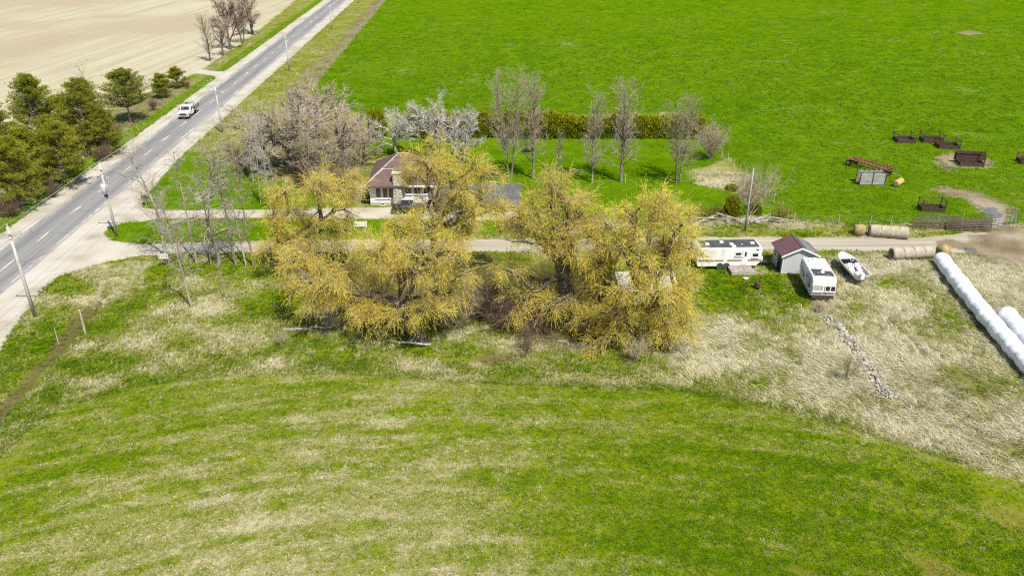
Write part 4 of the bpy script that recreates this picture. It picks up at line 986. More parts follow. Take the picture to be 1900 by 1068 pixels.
# plank loading crate
p = G(1594, 343)
cr = thing("loading_crate", "grey plank sided cattle crate with rusty frame before the red wagon", "crate", p, math.radians(-2))
CL, CW, CH = 3.7, 1.5, 1.75
for k in range(4): MB().box((CL / 2, 0, 0.27 + k * 0.44), (CL, 0.05, 0.41)).build("plank", mat("silver_plank", (0.36, 0.355, 0.335), 0.85, (0.24, 0.235, 0.22), 1.4, stretch=(0.4, 1, 3)), cr)
for k in range(4): MB().box((CL / 2, CW, 0.27 + k * 0.44), (CL, 0.05, 0.41)).build("plank", _mats["silver_plank"], cr)
for k in range(5):
    for x in (0, CL): MB().box((x, CW / 2, 0.25 + k * 0.36), (0.05, CW, 0.07)).build("end_rail", M_RUST, cr)
for x in (0.0, CL / 2, CL):
    for y in (-0.05, CW + 0.05): MB().box((x, y, CH / 2 + 0.12), (0.1, 0.08, CH + 0.25)).build("post", M_RUST, cr)
for y in (0, CW): MB().box((CL / 2, y, CH + 0.2), (CL, 0.07, 0.07)).build("top_rail", M_RUST, cr)
for i in range(5): MB().box((0.4 + i * 0.72, CW / 2, CH + 0.24), (0.06, CW, 0.06)).build("cross_rail", M_GALV, cr)
# yellow roll
p, q = G(1661, 347), G(1679, 336)
yr = thing("yellow_roll", "small yellow wrapped roll lying on the pasture beside the plank crate", "roll", p, math.atan2(q.y - p.y, q.x - p.x))
n = 16
MB().loft([[(x, r_ * math.cos(2 * math.pi * i / n), 0.5 + r_ * math.sin(2 * math.pi * i / n)) for i in range(n)] for x, r_ in ((0, 0.35), (0.03, 0.48), (0.4, 0.5), (0.45, 0.46), (0.85, 0.5), (0.9, 0.46), (1.35, 0.5), (1.4, 0.46), (1.95, 0.49), (2.0, 0.3))]).build("wrap", M_YELLOW, yr, True)
MB().cyl((-0.04, 0, 0.5), (0.0, 0, 0.5), 0.36, n=14).build("roll_end", M_BALE, yr)

# gates
def gate(name, label, p, rz, L, H, m, rails=6, tilt=0.0, group=None):
    t = thing(name, label, "gate", p, rz, group); t.rotation_euler = (tilt, 0, rz)
    for k in range(rails): MB().cyl((0, 0, 0.08 + k * (H - 0.1) / (rails - 1)), (L, 0, 0.08 + k * (H - 0.1) / (rails - 1)), 0.036 if group is None else 0.055, n=6).build("rail", m, t)
    for x in (0.0, L * 0.33, L * 0.66, L): MB().box((x, -0.02, H / 2), (0.07, 0.05, H)).build("upright", m, t)
    return t
gts = [((1694, 424), 5.4, -0.35, "left rusty gate panel, outermost of the leaning stack by the fence"), ((1700, 418), 5.2, -0.25, "left rusty gate panel, innermost of the leaning stack by the fence"),
       ((1757, 428), 5.5, -0.35, "right rusty gate panel, outermost of the leaning stack by the fence"), ((1765, 423), 5.0, -0.22, "right rusty gate panel, innermost of the leaning stack by the fence")]
for (pp, L, tl, lb) in gts: gate("stacked_gate", lb, G(*pp), math.radians(-4), L, 1.35, M_RUSTY2, 7, tl, "rusty gates stacked by the fence")
gate("pasture_gate", "green tube gate at the muddy gateway near the right edge", G(1864, 417), math.radians(14), 1.9, 1.25, M_GREEN, 6)
gate("pasture_gate", "thin grey tube gate standing open across the muddy gateway", G(1838, 420), math.radians(8), 1.6, 1.1, M_GALV, 5)

# ------------------------------------------------------------------ fences
post_me = MB().cyl((0, 0, -0.3), (0.02, 0, 1.3), 0.075, 0.06, 7).mesh("post", M_RAIL)
def wire_fence(label, pts, spacing=4.0, h=1.25, wires=3, pm=post_me, jitter=0.04):
    rk = random.Random(len(label)); a = Vector(pts[0])
    t = thing("wire_fence", label, "fence", a, 0.0); prev = None
    for A, B in zip(pts[:-1], pts[1:]):
        A, B = Vector(A) - a, Vector(B) - a; n = max(1, int(round((B - A).length / spacing)))
        for i in range(n + (1 if B == Vector(pts[-1]) - a else 0)):
            q = A.lerp(B, i / n); o = put("post", pm, t, q); o.rotation_euler = (rk.uniform(-jitter, jitter), rk.uniform(-jitter, jitter), rk.uniform(0, 6)); o.scale = (1, 1, rk.uniform(0.9, 1.15))
            if prev is not None:
                for k in range(wires):
                    z = 0.35 + k * 0.38
                    MB().cyl(prev + Vector((0, 0, z)), q + Vector((0, 0, z)), 0.006, n=3, caps=False).build("wire", M_WIRE, t)
            prev = q
    return t
wire_fence("post and wire fence running diagonally along the lawn's right edge", [G(1340, 290), G(1372, 320), G(1420, 366), G(1450, 390), G(1472, 414)], 2.6)
wire_fence("post and wire fence between drive verge and pasture behind the bales", [G(1472, 415), G(1555, 415), G(1614, 416), G(1652, 415), G(1740, 413), G(1784, 413)], 5.6)
wire_fence("white string fence crossing the lawn below the poplars", [G(1098, 341), G(1160, 339), G(1240, 336), G(1278, 334)], 5.0, 1.0, 1)
wire_fence("roadside post and wire fence along the pasture's left edge", [R(21.2, 232), R(21.2, 150), R(21.3, 92)], 7.0)
wire_fence("short post and wire fence right of the muddy gateway", [G(1881, 414), G(1920, 420), G(1960, 424)], 2.5)
# split rails
rail_mes = [MB().loft([[(x, w * math.cos(2 * math.pi * i / 5) + dy, w * math.sin(2 * math.pi * i / 5)) for i in range(5)] for x, w, dy in ((-1.6, 0.05, 0), (-0.5, 0.075, 0.03 * k), (0.6, 0.07, -0.02 * k), (1.6, 0.045, 0))]).mesh("rail", M_RAIL) for k in range(3)]
def zigzag(label, pts, rails=5, amp=0.5, mess=0.05, seed=1):
    rk = random.Random(seed); a = Vector(pts[0]); t = thing("split_rail_fence", label, "fence", a)
    nodes = []
    for A, B in zip(pts[:-1], pts[1:]):
        A, B = Vector(A) - a, Vector(B) - a; n = max(1, int(round((B - A).length / 2.7))); sd = Vector((-(B - A).y, (B - A).x, 0)).normalized()
        for i in range(n): nodes.append(A.lerp(B, i / n) + sd * amp * (1 if len(nodes) % 2 else -1))
    nodes.append(Vector(pts[-1]) - a)
    for i, (A, B) in enumerate(zip(nodes[:-1], nodes[1:])):
        for k in range(rails):
            o = put("rail", rail_mes[rk.randrange(3)], t, A.lerp(B, 0.5) + Vector((rk.gauss(0, mess), rk.gauss(0, mess), 0.12 + k * 0.21 + (0.1 if i % 2 else 0) * (1 - mess))))
            o.scale = ((B - A).length / 3.2 * 1.12, 1, 1); o.rotation_euler = (0, rk.gauss(0, mess * 0.8), math.atan2(B.y - A.y, B.x - A.x) + rk.gauss(0, mess * 1.2))
        MB().cyl(A + Vector((0.12, 0, -0.1)), A + Vector((-0.08, 0.05, 1.35)), 0.05, n=5).build("stake", M_RAIL, t)
    return t
zigzag("tumbled zigzag split rail fence on the roadside lawn behind the bare trees", [G(364, 376), G(388, 372), G(398, 352), G(420, 341)], 7, 0.35, 0.09, 3)
zigzag("weathered split rail fence along the drive's far verge by the yard pole", [G(1282, 413), G(1330, 414), G(1385, 415), G(1428, 414), G(1468, 417)], 4, 0.4, 0.17, 5)
for k, (pa, pb, lb) in enumerate((((312, 428), (342, 413), "pale fence rail fallen across the grass island, lower one"), ((316, 424), (345, 409), "pale fence rail fallen across the grass island, upper one"), ((1476, 416), (1500, 425), "pale rail leaning down from the corner post onto the verge"), ((396, 440), (430, 424), "thin pale rail lying on the grass island between the bare trunks"))):
    a, b = G(*pa), G(*pb); rk = random.Random(k)
    tag(MB().loft([[a.lerp(b, f) + Vector((0, w * math.cos(2 * math.pi * i / 6), 0.3 + w * math.sin(2 * math.pi * i / 6) + (0.5 * (1 - f) if k != 3 else 0.1))) for i in range(6)] for f, w in ((0, 0.05), (0.3, 0.09), (0.7, 0.08), (1, 0.05))]).build("fallen_rail", M_RAIL), lb, "rail")
# single posts
for (px, py, top, lb, r_) in ((158, 617, 575, "grey wooden post standing beside the roadside ditch", 0.11), (107, 632, 608, "thin short stake near the ditch below the nearest pole", 0.05), (1283, 0, 0, "", 0),):
    if not lb: continue
    b = G(px, py); h = height_at(b, top)
    tag(MB().loft([[(r_ * k_ * math.cos(2 * math.pi * i / 7) + dx, r_ * k_ * math.sin(2 * math.pi * i / 7), z) for i in range(7)] for k_, z, dx in ((1.1, -0.4, 0), (1.0, h * 0.5, 0.03), (0.85, h, 0.05), (0.5, h + 0.04, 0.05))]).build("fence_post", M_RAIL, None, loc=b), lb, "post")
# roadside mailbox and white sign on trunk
p = G(272, 381)
mbx = thing("mailbox", "dark mailbox on a short post at the lawn corner by the upper drive", "mailbox", p, math.radians(10))
MB().box((0, 0, 0.5), (0.12, 0.12, 1.1)).build("post", M_OLDWOOD, mbx)
MB().prismx([(-0.25, 1.05), (0.25, 1.05), (0.25, 1.35), (0.17, 1.5), (0, 1.56), (-0.17, 1.5), (-0.25, 1.35)], -0.4, 0.4).build("box", M_DARK, mbx)
MB().box((-0.42, 0, 1.28), (0.03, 0.4, 0.42)).build("door", M_TAR, mbx)
MB().box((0.0, -0.28, 1.4), (0.25, 0.03, 0.12)).build("flag", M_RED, mbx)
p = G(311, 492)
sg = thing("trunk_sign", "small white sign board with dark lettering nailed to a bare trunk by the drive", "sign", (p.x - 0.1, p.y - 0.42, 0))
MB().box((0, 0, 1.35), (1.15, 0.04, 0.6)).build("board", M_TRIM, sg)
for i in range(5): # illegible dark strokes
    x = -0.42 + i * 0.21
    MB().box((x, -0.025, 1.38), (0.05, 0.008, 0.3), ry=0.15 * (-1) ** i).build("letter_stroke", M_DARK, sg)
    if i % 2 == 0: MB().box((x + 0.07, -0.025, 1.48), (0.12, 0.007, 0.05)).build("letter_stroke", M_DARK, sg)
# white trellis / rack behind the garage
p = G(910, 352)
tl = thing("white_rack", "low white railed rack standing behind the garage roof", "rack", p)
for x in (0, 1.6): 
    for y in (0, 0.9): MB().box((x, y, 0.5), (0.08, 0.08, 1.0)).build("leg", M_TRIM, tl)
for z in (0.5, 0.95):
    for y in (0, 0.9): MB().box((0.8, y - 0.05, z), (1.7, 0.05, 0.07)).build("rail", M_TRIM, tl)
# garden bench with white slats on island
p = G(656, 426)
bn = thing("slatted_bench", "small white slatted bench on the lawn strip below the bungalow", "bench", p)
for k in range(3): MB().box((0.85, 0.08 + k * 0.15, 0.45), (1.7, 0.12, 0.04)).build("seat_slat", M_TRIM, bn)
for k in range(3): MB().box((0.85, 0.52, 0.6 + k * 0.14), (1.7, 0.03, 0.1)).build("back_slat", M_TRIM, bn)
for x in (0.1, 1.6):
    for y in (0.1, 0.48): MB().box((x, y, 0.22 if y < 0.3 else 0.5), (0.07, 0.06, 0.44 if y < 0.3 else 1.0)).build("leg", M_TRIM, bn)

# dark mound on the back lawn
rk = np.random.RandomState(8); n = 14; p = G(980, 281)
tag(MB().loft([[(1.0 * s * math.cos(2 * math.pi * i / n) * (1 + 0.1 * rk.randn()), 0.6 * s * math.sin(2 * math.pi * i / n) * (1 + 0.1 * rk.randn()), z) for i in range(n)] for s, z in ((1.0, 0.0), (0.95, 0.3), (0.7, 0.55), (0.3, 0.7))]).build("burnt_stump", mat("charred_wood", (0.022, 0.02, 0.018), 0.95), None, True, loc=p), "dark burnt stump on the back lawn before the hedge", "stump")
# puddles
def puddle(label, pts, z=0.006):
    c = Vector((0, 0, 0)); g_ = [G(*q) for q in pts]
    for q in g_: c += q / len(g_)
    rk = np.random.RandomState(len(pts)); P2 = []
    for k in range(48):
        f = k / 48 * len(g_); i = int(f); u = f - i; a_, b_, c_, d_ = g_[i - 1], g_[i % len(g_)], g_[(i + 1) % len(g_)], g_[(i + 2) % len(g_)]
        q = 0.5 * ((2 * b_) + (c_ - a_) * u + (2 * a_ - 5 * b_ + 4 * c_ - d_) * u * u + (3 * b_ - a_ - 3 * c_ + d_) * u ** 3)
        P2.append((q.x + rk.normal(0, 0.12), q.y + rk.normal(0, 0.12), z))
    return tag(MB().poly(P2).build("puddle", M_PUDDLE), kind="structure")
puddle("", [(1822, 392), (1832, 384), (1850, 387), (1858, 400), (1856, 412), (1840, 410), (1830, 402)])
puddle("", [(1788, 463), (1800, 461), (1812, 464), (1802, 469), (1792, 468)])

# ------------------------------------------------------------------ field stones heaped in a line
icos = []
for k in range(5):
    rk = np.random.RandomState(70 + k); n = 7
    rings = [[((s_ * math.cos(2 * math.pi * i / n)) * (1 + 0.18 * rk.randn()), (s_ * math.sin(2 * math.pi * i / n)) * (1 + 0.18 * rk.randn()), z) for i in range(n)] for s_, z in ((0.5, -0.7), (1.0, -0.15), (0.9, 0.35), (0.4, 0.7))]
    mb = MB().loft(rings); icos.append((np.array(mb.v), mb.f))
rk = np.random.RandomState(5); V, F = [], []
line = [G(*q) for q in ((1527, 584), (1560, 610), (1595, 655), (1615, 690), (1640, 725), (1656, 742))]
seg = [(b - a).length for a, b in zip(line[:-1], line[1:])]; tot = sum(seg)
def along(s):
    for a, b, l in zip(line[:-1], line[1:], seg):
        if s <= l: return a.lerp(b, s / l), (b - a).normalized()
        s -= l
    return line[-1], (line[-1] - line[-2]).normalized()
for i in range(800):
    s = rk.uniform(0, tot); c, d = along(s); w = 0.5 + 0.22 * math.sin(s * 1.3) + 0.15 * math.sin(s * 3.7)
    off = rk.normal(0, w); r_ = abs(rk.normal(0.0, 0.055)) + 0.04
    v, f = icos[rk.randint(5)]; a = rk.uniform(0, 6.28); R3 = np.array(Matrix.Rotation(a, 3, 'Z') @ Matrix.Rotation(rk.normal(0, 0.5), 3, 'X'))
    q = (v * r_ * np.array([1.2, 1, 0.8])) @ R3.T + np.array([c.x + off * d.y, c.y - off * d.x, r_ * 0.3 + 0.16 * max(0, 1 - abs(off) / 0.9)])
    k = len(V); V += q.tolist(); F += [tuple(j + k for j in ff) for ff in f]
mb = MB(); mb.v, mb.f = V, F
tag(mb.build("field_stones", mat("field_stone", (0.42, 0.385, 0.32), 0.9, (0.20, 0.18, 0.15), 2.0, bump=0.3)), "grey field stones heaped in a line through the dry grass", "stones", kind="stuff")
# ------------------------------------------------------------------ tree building
def tubes(P0, P1, R0, R1, n):
    P0, P1, R0, R1 = (np.asarray(a, np.float64) for a in (P0, P1, R0, R1))
    N = len(P0)
    d = P1 - P0; d /= np.linalg.norm(d, axis=1, keepdims=True) + 1e-9
    ref = np.where(np.abs(d[:, 2:3]) > 0.9, np.array([[1.0, 0, 0]]), np.array([[0, 0, 1.0]]))
    u = np.cross(d, ref); u /= np.linalg.norm(u, axis=1, keepdims=True) + 1e-9
    w = np.cross(d, u)
    a = 2 * np.pi * np.arange(n) / n
    off = u[:, None, :] * np.cos(a)[None, :, None] + w[:, None, :] * np.sin(a)[None, :, None]
    V = np.concatenate([P0[:, None, :] + off * R0[:, None, None], P1[:, None, :] + off * R1[:, None, None]], 1).reshape(-1, 3)
    i = np.arange(n); q = np.stack([i, (i + 1) % n, n + (i + 1) % n, n + i], -1)
    Q = (np.arange(N)[:, None, None] * 2 * n + q[None]).reshape(-1, 4)
    return V, Q
def join(parts):
    Vs, Qs, k = [], [], 0
    for V, Q in parts: Vs.append(V); Qs.append(Q + k); k += len(V)
    return np.concatenate(Vs), np.concatenate(Qs)
UP = Vector((0, 0, 1))
def rv(rk): return Vector((rk.gauss(0, 1), rk.gauss(0, 1), rk.gauss(0, 1)))
def grow(S, rk, p, d, L, r, lv, prm):
    q = prm[lv]; n = q['n']; step = L / n; re = r * q.get('taper', 0.35); nodes = []
    for i in range(n):
        d = (d + rv(rk) * q['wander'] + UP * q['trop']).normalized()
        p2 = p + d * step; ra = r + (re - r) * i / n; rb = r + (re - r) * (i + 1) / n
        S.append((lv, p, p2, ra, rb)); nodes.append((p, p2, d, ra)); p = p2
    if lv + 1 >= len(prm): return
    nc = q['kids']; nc = int(nc) + (1 if rk.random() < nc - int(nc) else 0); az = rk.uniform(0, 6.28); t0 = q['start']
    for k in range(nc):
        t = t0 + (1 - t0) * (k + rk.random()) / nc; i = min(n - 1, int(t * n)); a, b, dd, ra = nodes[i]
        o = a.lerp(b, t * n - i); az += 2.4 + rk.gauss(0, 0.4)
        u = dd.orthogonal().normalized(); side = (Matrix.Rotation(az, 3, dd) @ u)
        an = math.radians(q['ang'] + rk.gauss(0, q.get('asd', 9)))
        cd = dd * math.cos(an) + side * math.sin(an)
        cl = L * q['clen'] * (1 - q.get('cone', 0.4) * (t - t0) / (1 - t0 + 1e-6)) * rk.uniform(0.7, 1.2)
        grow(S, rk, o, cd, cl, min(ra * 0.7, r * q['crad']), lv + 1, prm)
def tree_meshes(S, split=2, twig_min=0.007, tw_scale=1.0):
    """trunk mesh (thick levels) and crown mesh (twigs)"""
    out = []
    for sel in (lambda s: s[0] < split, lambda s: s[0] >= split):
        parts = []
        for lo, hi, n in ((0.09, 9, 8), (0.03, 0.09, 5), (0, 0.03, 3)):
            X = [s for s in S if sel(s) and lo <= s[3] < hi]
            if X: parts.append(tubes([s[1][:] for s in X], [s[2][:] for s in X], [max(s[3], twig_min) * 1.02 for s in X], [max(s[4], twig_min * 0.7) for s in X], n))
        out.append(join(parts) if parts else None)
    return out
def bark(name, c, c2=None):
    if name in _mats: return _mats[name]
    t = NT(name); v = t.mapping(t.obj(), (1, 1, 0.35))
    n = t.noise(v, 3.0, 3.0, 0.65)
    _mats[name] = t.bsdf(t.mix(t.step(n, 0.35, 0.65), c, c2 or tuple(x * 0.5 for x in c)), 0.95, spec=0.1)
    return _mats[name]
B_GREY = bark("grey_bark", (0.26, 0.22, 0.17), (0.13, 0.105, 0.08)); B_PALE = bark("pale_bark", (0.36, 0.33, 0.28), (0.20, 0.18, 0.15)); B_BROWN = bark("brown_bark", (0.15, 0.115, 0.085))
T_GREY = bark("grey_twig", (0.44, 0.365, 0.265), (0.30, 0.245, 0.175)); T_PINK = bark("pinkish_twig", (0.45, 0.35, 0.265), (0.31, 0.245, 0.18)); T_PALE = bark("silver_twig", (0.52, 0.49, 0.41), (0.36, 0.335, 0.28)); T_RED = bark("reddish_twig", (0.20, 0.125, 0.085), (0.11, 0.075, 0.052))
T_OLIVE = bark("olive_twig", (0.34, 0.29, 0.18), (0.22, 0.185, 0.11))
def poplar_prm(den=1.0, low=0.16):
    return [dict(n=12, wander=0.018, trop=0.02, kids=42 * den, start=low, ang=38, asd=15, clen=0.28, cone=0.25, crad=0.30, taper=0.15),
            dict(n=5, wander=0.10, trop=0.13, kids=9, start=0.15, ang=36, clen=0.42, crad=0.42, cone=0.4),
            dict(n=3, wander=0.14, trop=0.10, kids=8, start=0.15, ang=34, clen=0.6, crad=0.5), dict(n=1, wander=0.2, trop=0.06)]
def spread_prm(den=1.0):
    return [dict(n=6, wander=0.05, trop=0.03, kids=10 * den, start=0.2, ang=50, asd=10, clen=0.78, cone=0.35, crad=0.55, taper=0.4),
            dict(n=7, wander=0.13, trop=0.06, kids=9, start=0.2, ang=38, clen=0.42, cone=0.3, crad=0.45),
            dict(n=4, wander=0.16, trop=0.05, kids=8, start=0.15, ang=40, clen=0.55, crad=0.5),
            dict(n=2, wander=0.2, trop=0.05, kids=4, start=0.1, ang=38, clen=0.6, crad=0.6), dict(n=1, wander=0.2, trop=0.03)]
def slender_prm(den=1.0):
    return [dict(n=12, wander=0.06, trop=0.05, kids=26 * den, start=0.2, ang=55, asd=18, clen=0.19, cone=0.15, crad=0.24, taper=0.2),
            dict(n=5, wander=0.22, trop=0.03, kids=7, start=0.15, ang=42, clen=0.5, crad=0.45),
            dict(n=3, wander=0.22, trop=-0.03, kids=5, start=0.15, ang=40, clen=0.6, crad=0.55), dict(n=1, wander=0.25, trop=-0.10)]
def shrub_prm(den=1.0):
    return [dict(n=1, wander=0.0, trop=0.0, kids=20 * den, start=0.0, ang=26, asd=12, clen=4.6, cone=0.2, crad=0.5, taper=0.8),
            dict(n=5, wander=0.12, trop=0.05, kids=9, start=0.25, ang=32, clen=0.36, crad=0.5),
            dict(n=2, wander=0.2, trop=0.05, kids=6, start=0.1, ang=36, clen=0.6, crad=0.5), dict(n=1, wander=0.2, trop=0.02)]
GOT = {}
def proto(key, prm, r0, seed, split=2, twig=0.0075, lean=(0, 0), fork=1, wide=1.0, L=None):
    """unit-height bare tree at real size stored in GOT"""
    rk = random.Random(seed); S = []
    h = L
    if fork == 1: grow(S, rk, Vector((0, 0, -0.2)), Vector((lean[0], lean[1], 1)).normalized(), h, r0, 0, prm)
    else:
        for k in range(fork):
            a = 2 * math.pi * k / fork + rk.random(); grow(S, rk, Vector((0.2 * math.cos(a), 0.2 * math.sin(a), -0.2)), Vector((0.12 * math.cos(a) * wide, 0.12 * math.sin(a) * wide, 1)).normalized(), h * rk.uniform(0.85, 1.0), r0 * rk.uniform(0.7, 1), 0, prm)
    top = max(s[2].z for s in S)
    tm, cm = tree_meshes(S, split, twig)
    GOT[key] = (tm, cm, top)
    return top
MESH = {}
def bare(name, label, base, top_py, key, bark_m, twig_m, group=None, rz=0.0, wx=1.0, cat="tree", h=None, lean=(0, 0)):
    tm, cm, top = GOT[key]; h = h or height_at(base, top_py); s = h / top
    t = thing(name, label, cat, base, 0.0, group)
    for nm, dat, m in (("trunk", tm, bark_m), ("crown", cm, twig_m)):
        if dat is None: continue
        k = (key, nm, m.name)
        if k not in MESH: MESH[k] = np_mesh(nm, dat[0], quads=dat[1], m=m)
        o = put(nm, MESH[k], t); o.rotation_euler = (lean[0], lean[1], rz); o.scale = (s * wx, s * wx, s)
    return t
proto("popA", poplar_prm(), 0.26, 1, L=15.5); proto("popB", poplar_prm(0.9, 0.12), 0.24, 2, L=15); proto("popC", poplar_prm(0.8, 0.2), 0.2, 3, fork=2, L=15)
proto("sprA", spread_prm(), 0.24, 4, L=5.5); proto("sprB", spread_prm(0.9), 0.22, 5, L=5.0, fork=2, wide=1.6); proto("sprC", spread_prm(1.0), 0.2, 6, L=5.0, lean=(0.12, 0.05))
proto("sleA", slender_prm(), 0.17, 7, L=13); proto("sleB", slender_prm(0.8), 0.14, 8, L=12, lean=(0.03, 0)); proto("sleC", slender_prm(1.2), 0.16, 9, L=12, lean=(-0.04, 0.02))
proto("shrA", shrub_prm(), 0.05, 10, split=1, L=0.7, twig=0.008); proto("shrB", shrub_prm(1.3), 0.05, 12, split=1, L=0.6, twig=0.008)

# --- tall poplars on the lawn
for (px, py, top, key, wx, lb, tw) in (
    (946, 334, 112, "popC", 0.95, "tall twin-stemmed bare poplar, leftmost and tallest of the lawn row", T_GREY),
    (989, 331, 124, "popA", 0.9, "tall bare poplar with clean lower trunk, second from left in the lawn row", T_GREY),
    (1037, 320, 232, "popB", 0.8, "thin young bare poplar, smallest of the lawn row", T_OLIVE),
    (1099, 338, 150, "popB", 0.9, "slim bare poplar with feathery low branches, right of the thin young one", T_GREY),
    (1152, 338, 134, "popA", 1.0, "tall bare poplar with wide drooping low branches, at the string fence", T_GREY),
    (1257, 340, 165, "popC", 1.3, "stout forked bare poplar at the dry grass patch, rightmost of the lawn row", T_OLIVE)):
    bare("poplar_tree", lb, G(px, py), top, key, B_GREY, tw, "bare poplars on the lawn", rz=px * 0.7, wx=wx)
bare("bare_shrub", "pinkish bare shrub at the hedge's right end by the diagonal fence", G(1316, 295), 212, "shrB", B_GREY, T_PINK, None, 1.0, 0.95, "shrub")
bare("bare_tree", "pale pinkish bushy tree by the yard pole at the diagonal fence", G(1390, 402), 296, "shrA", B_GREY, T_PINK, None, 2.0, 0.75)
# --- silver trees before the hedge
for (px, py, top, key, wx, lb) in ((797, 292, 168, "sprA", 1.15, "silvery bare fruit tree, largest of three before the hedge"), (738, 292, 208, "sprC", 1.4, "silvery bare fruit tree, lowest and leftmost of three before the hedge"), (858, 300, 196, "sprB", 1.1, "silvery bare fruit tree, rightmost of three before the hedge")):
    bare("fruit_tree", lb, G(px, py), top, key, B_PALE, T_PALE, "silver fruit trees before the hedge", rz=px, wx=wx)
# --- bare maples between road and house
for i, (px, py, top, key, wx, bm, tw, lb) in enumerate((
    (588, 262, 132, "sprA", 1.25, B_GREY, T_GREY, "tallest bare maple, nearest the pasture, between road and bungalow"),
    (545, 318, 165, "sprB", 1.4, B_GREY, T_GREY, "wide bare maple with leaning limbs, in the middle of the roadside clump"),
    (640, 312, 198, "sprC", 1.3, B_BROWN, T_PINK, "pinkish bare maple just left of the bungalow's roof"),
    (505, 318, 190, "sprC", 1.3, B_GREY, T_GREY, "grey bare maple on the road side of the clump"),
    (675, 305, 228, "sprA", 1.25, B_BROWN, T_PINK, "low reddish bare maple against the hedge's left end"),
    (600, 345, 232, "sprB", 1.25, B_GREY, T_OLIVE, "bare maple behind the leftmost yellow willow"))):
    bare("maple_tree", lb, G(px, py), top, key, bm, tw, "bare maples between road and bungalow", rz=i * 1.3, wx=wx)
for i, (px, py, top, wx, lb) in enumerate(((455, 322, 262, 0.8, "brown bare bush at the clump's road end"), (430, 300, 250, 0.7, "small brown bare bush by the rail fence and road verge"), (560, 350, 285, 0.8, "brown bare bush in front of the wide maple"), (655, 340, 275, 0.75, "brown bare bush by the bungalow steps"))):
    bare("bare_bush", lb, G(px, py), top, "shrA" if i % 2 else "shrB", B_BROWN, T_GREY if i % 2 else T_RED, "brown bushes in the maple clump", i * 2.0, wx, "bush")
# --- pale slender trees of the left yard
for i, (px, py, top, key, lb) in enumerate(((484, 378, 215, "sleB", "pale slender trunk on the left lawn, left of the leaning pair"), (503, 389, 196, "sleA", "pale slender leaning tree beside the upper drive"), (470, 340, 205, "sleC", "thin grey tree standing behind the left lawn"))):
    bare("slender_tree", lb, G(px, py), top, key, B_PALE, T_PALE, "pale slender trees on the left lawn", i * 1.9, 0.7, lean=(0, -0.05 + 0.03 * i))
# --- scraggly row along the lower drive
row = [(313, 491, 255, "sleC", 1.1, "bare tree with bushy mid trunk, leftmost of the row along the drive"), (343, 497, 318, "sleB", 0.7, "very thin bare tree, second in the row along the drive"),
       (365, 489, 262, "sleA", 0.85, "bare tree with pale straight trunk, third in the row along the drive"), (392, 491, 296, "sleB", 0.85, "leaning bare tree, fourth in the row along the drive"),
       (406, 491, 232, "sleC", 1.2, "thickest bare tree in the middle of the row along the drive"), (437, 491, 258, "sleA", 0.9, "bare tree just right of the thickest trunk in the drive row"),
       (457, 492, 282, "sleB", 0.8, "thin bare tree, second from the right end of the drive row"), (470, 493, 252, "sleA", 0.75, "thin bare tree at the right end of the drive row, against the willow")]
for i, (px, py, top, key, wx, lb) in enumerate(row):
    bare("bare_tree", lb, G(px, py), top, key, B_GREY if i % 2 else B_PALE, T_GREY, "bare trees in a row along the drive", i * 2.3, wx, lean=(0.02 * (i % 3 - 1), -0.04 + 0.02 * (i % 4)))
bare("bare_tree", "lone leaning bare tree on the rough grass before the drive row", G(356, 569), 352, "sleC", B_PALE, T_GREY, None, 0.7, 0.8, lean=(0, -0.03))
bare("bare_tree", "short thin sapling right of the lone leaning tree", G(423, 556), 478, "sleB", B_PALE, T_GREY, None, 1.7, 0.7)
bare("bare_tree", "low crooked dark tree under the willow's left side", G(534, 562), 455, "sleC", B_BROWN, T_GREY, None, 3.7, 1.1)
bare("sapling", "tiny bare sapling growing beside the line of field stones", G(1570, 706), 650, "shrA", B_GREY, T_OLIVE, None, 0.7, 0.5, "sapling")
bare("sapling", "small bare sapling at the foreground field's upper edge", G(522, 644), 605, "shrA", B_GREY, T_GREY, None, 2.7, 0.5, "sapling")
# --- far roadside trees
for i, (px, py, top, key, wx, lb) in enumerate(((390, 114, 14, "popB", 1.2, "bare roadside tree nearest the camera, at the harvested field's corner"), (413, 104, 26, "sprC", 0.8, "small bare roadside tree, second in the field-edge clump"), (428, 92, -18, "sprA", 0.8, "tall reddish bare tree in the middle of the field-edge clump"), (451, 80, -16, "popC", 1.3, "bare tree right of the reddish one in the field-edge clump"), (469, 64, -24, "sprB", 0.8, "farthest bare tree of the field-edge clump"))):
    bare("roadside_tree", lb, G(px, py), top, key, B_BROWN, T_RED if i in (2, 3) else T_PINK, "bare trees at the harvested field's edge", i * 1.1, wx)
for i, (px, py, top, lb) in enumerate(((96, 190, 118, "bare white-twigged tree poking up behind the left pines"), (207, 236, 165, "bare grey tree standing in front of the round pine"))):
    bare("bare_tree", lb, G(px, py) if i else R(-15, 62), top, "sleC", B_PALE, T_PALE, None, i, 1.1, h=11.0 if i == 0 else None)

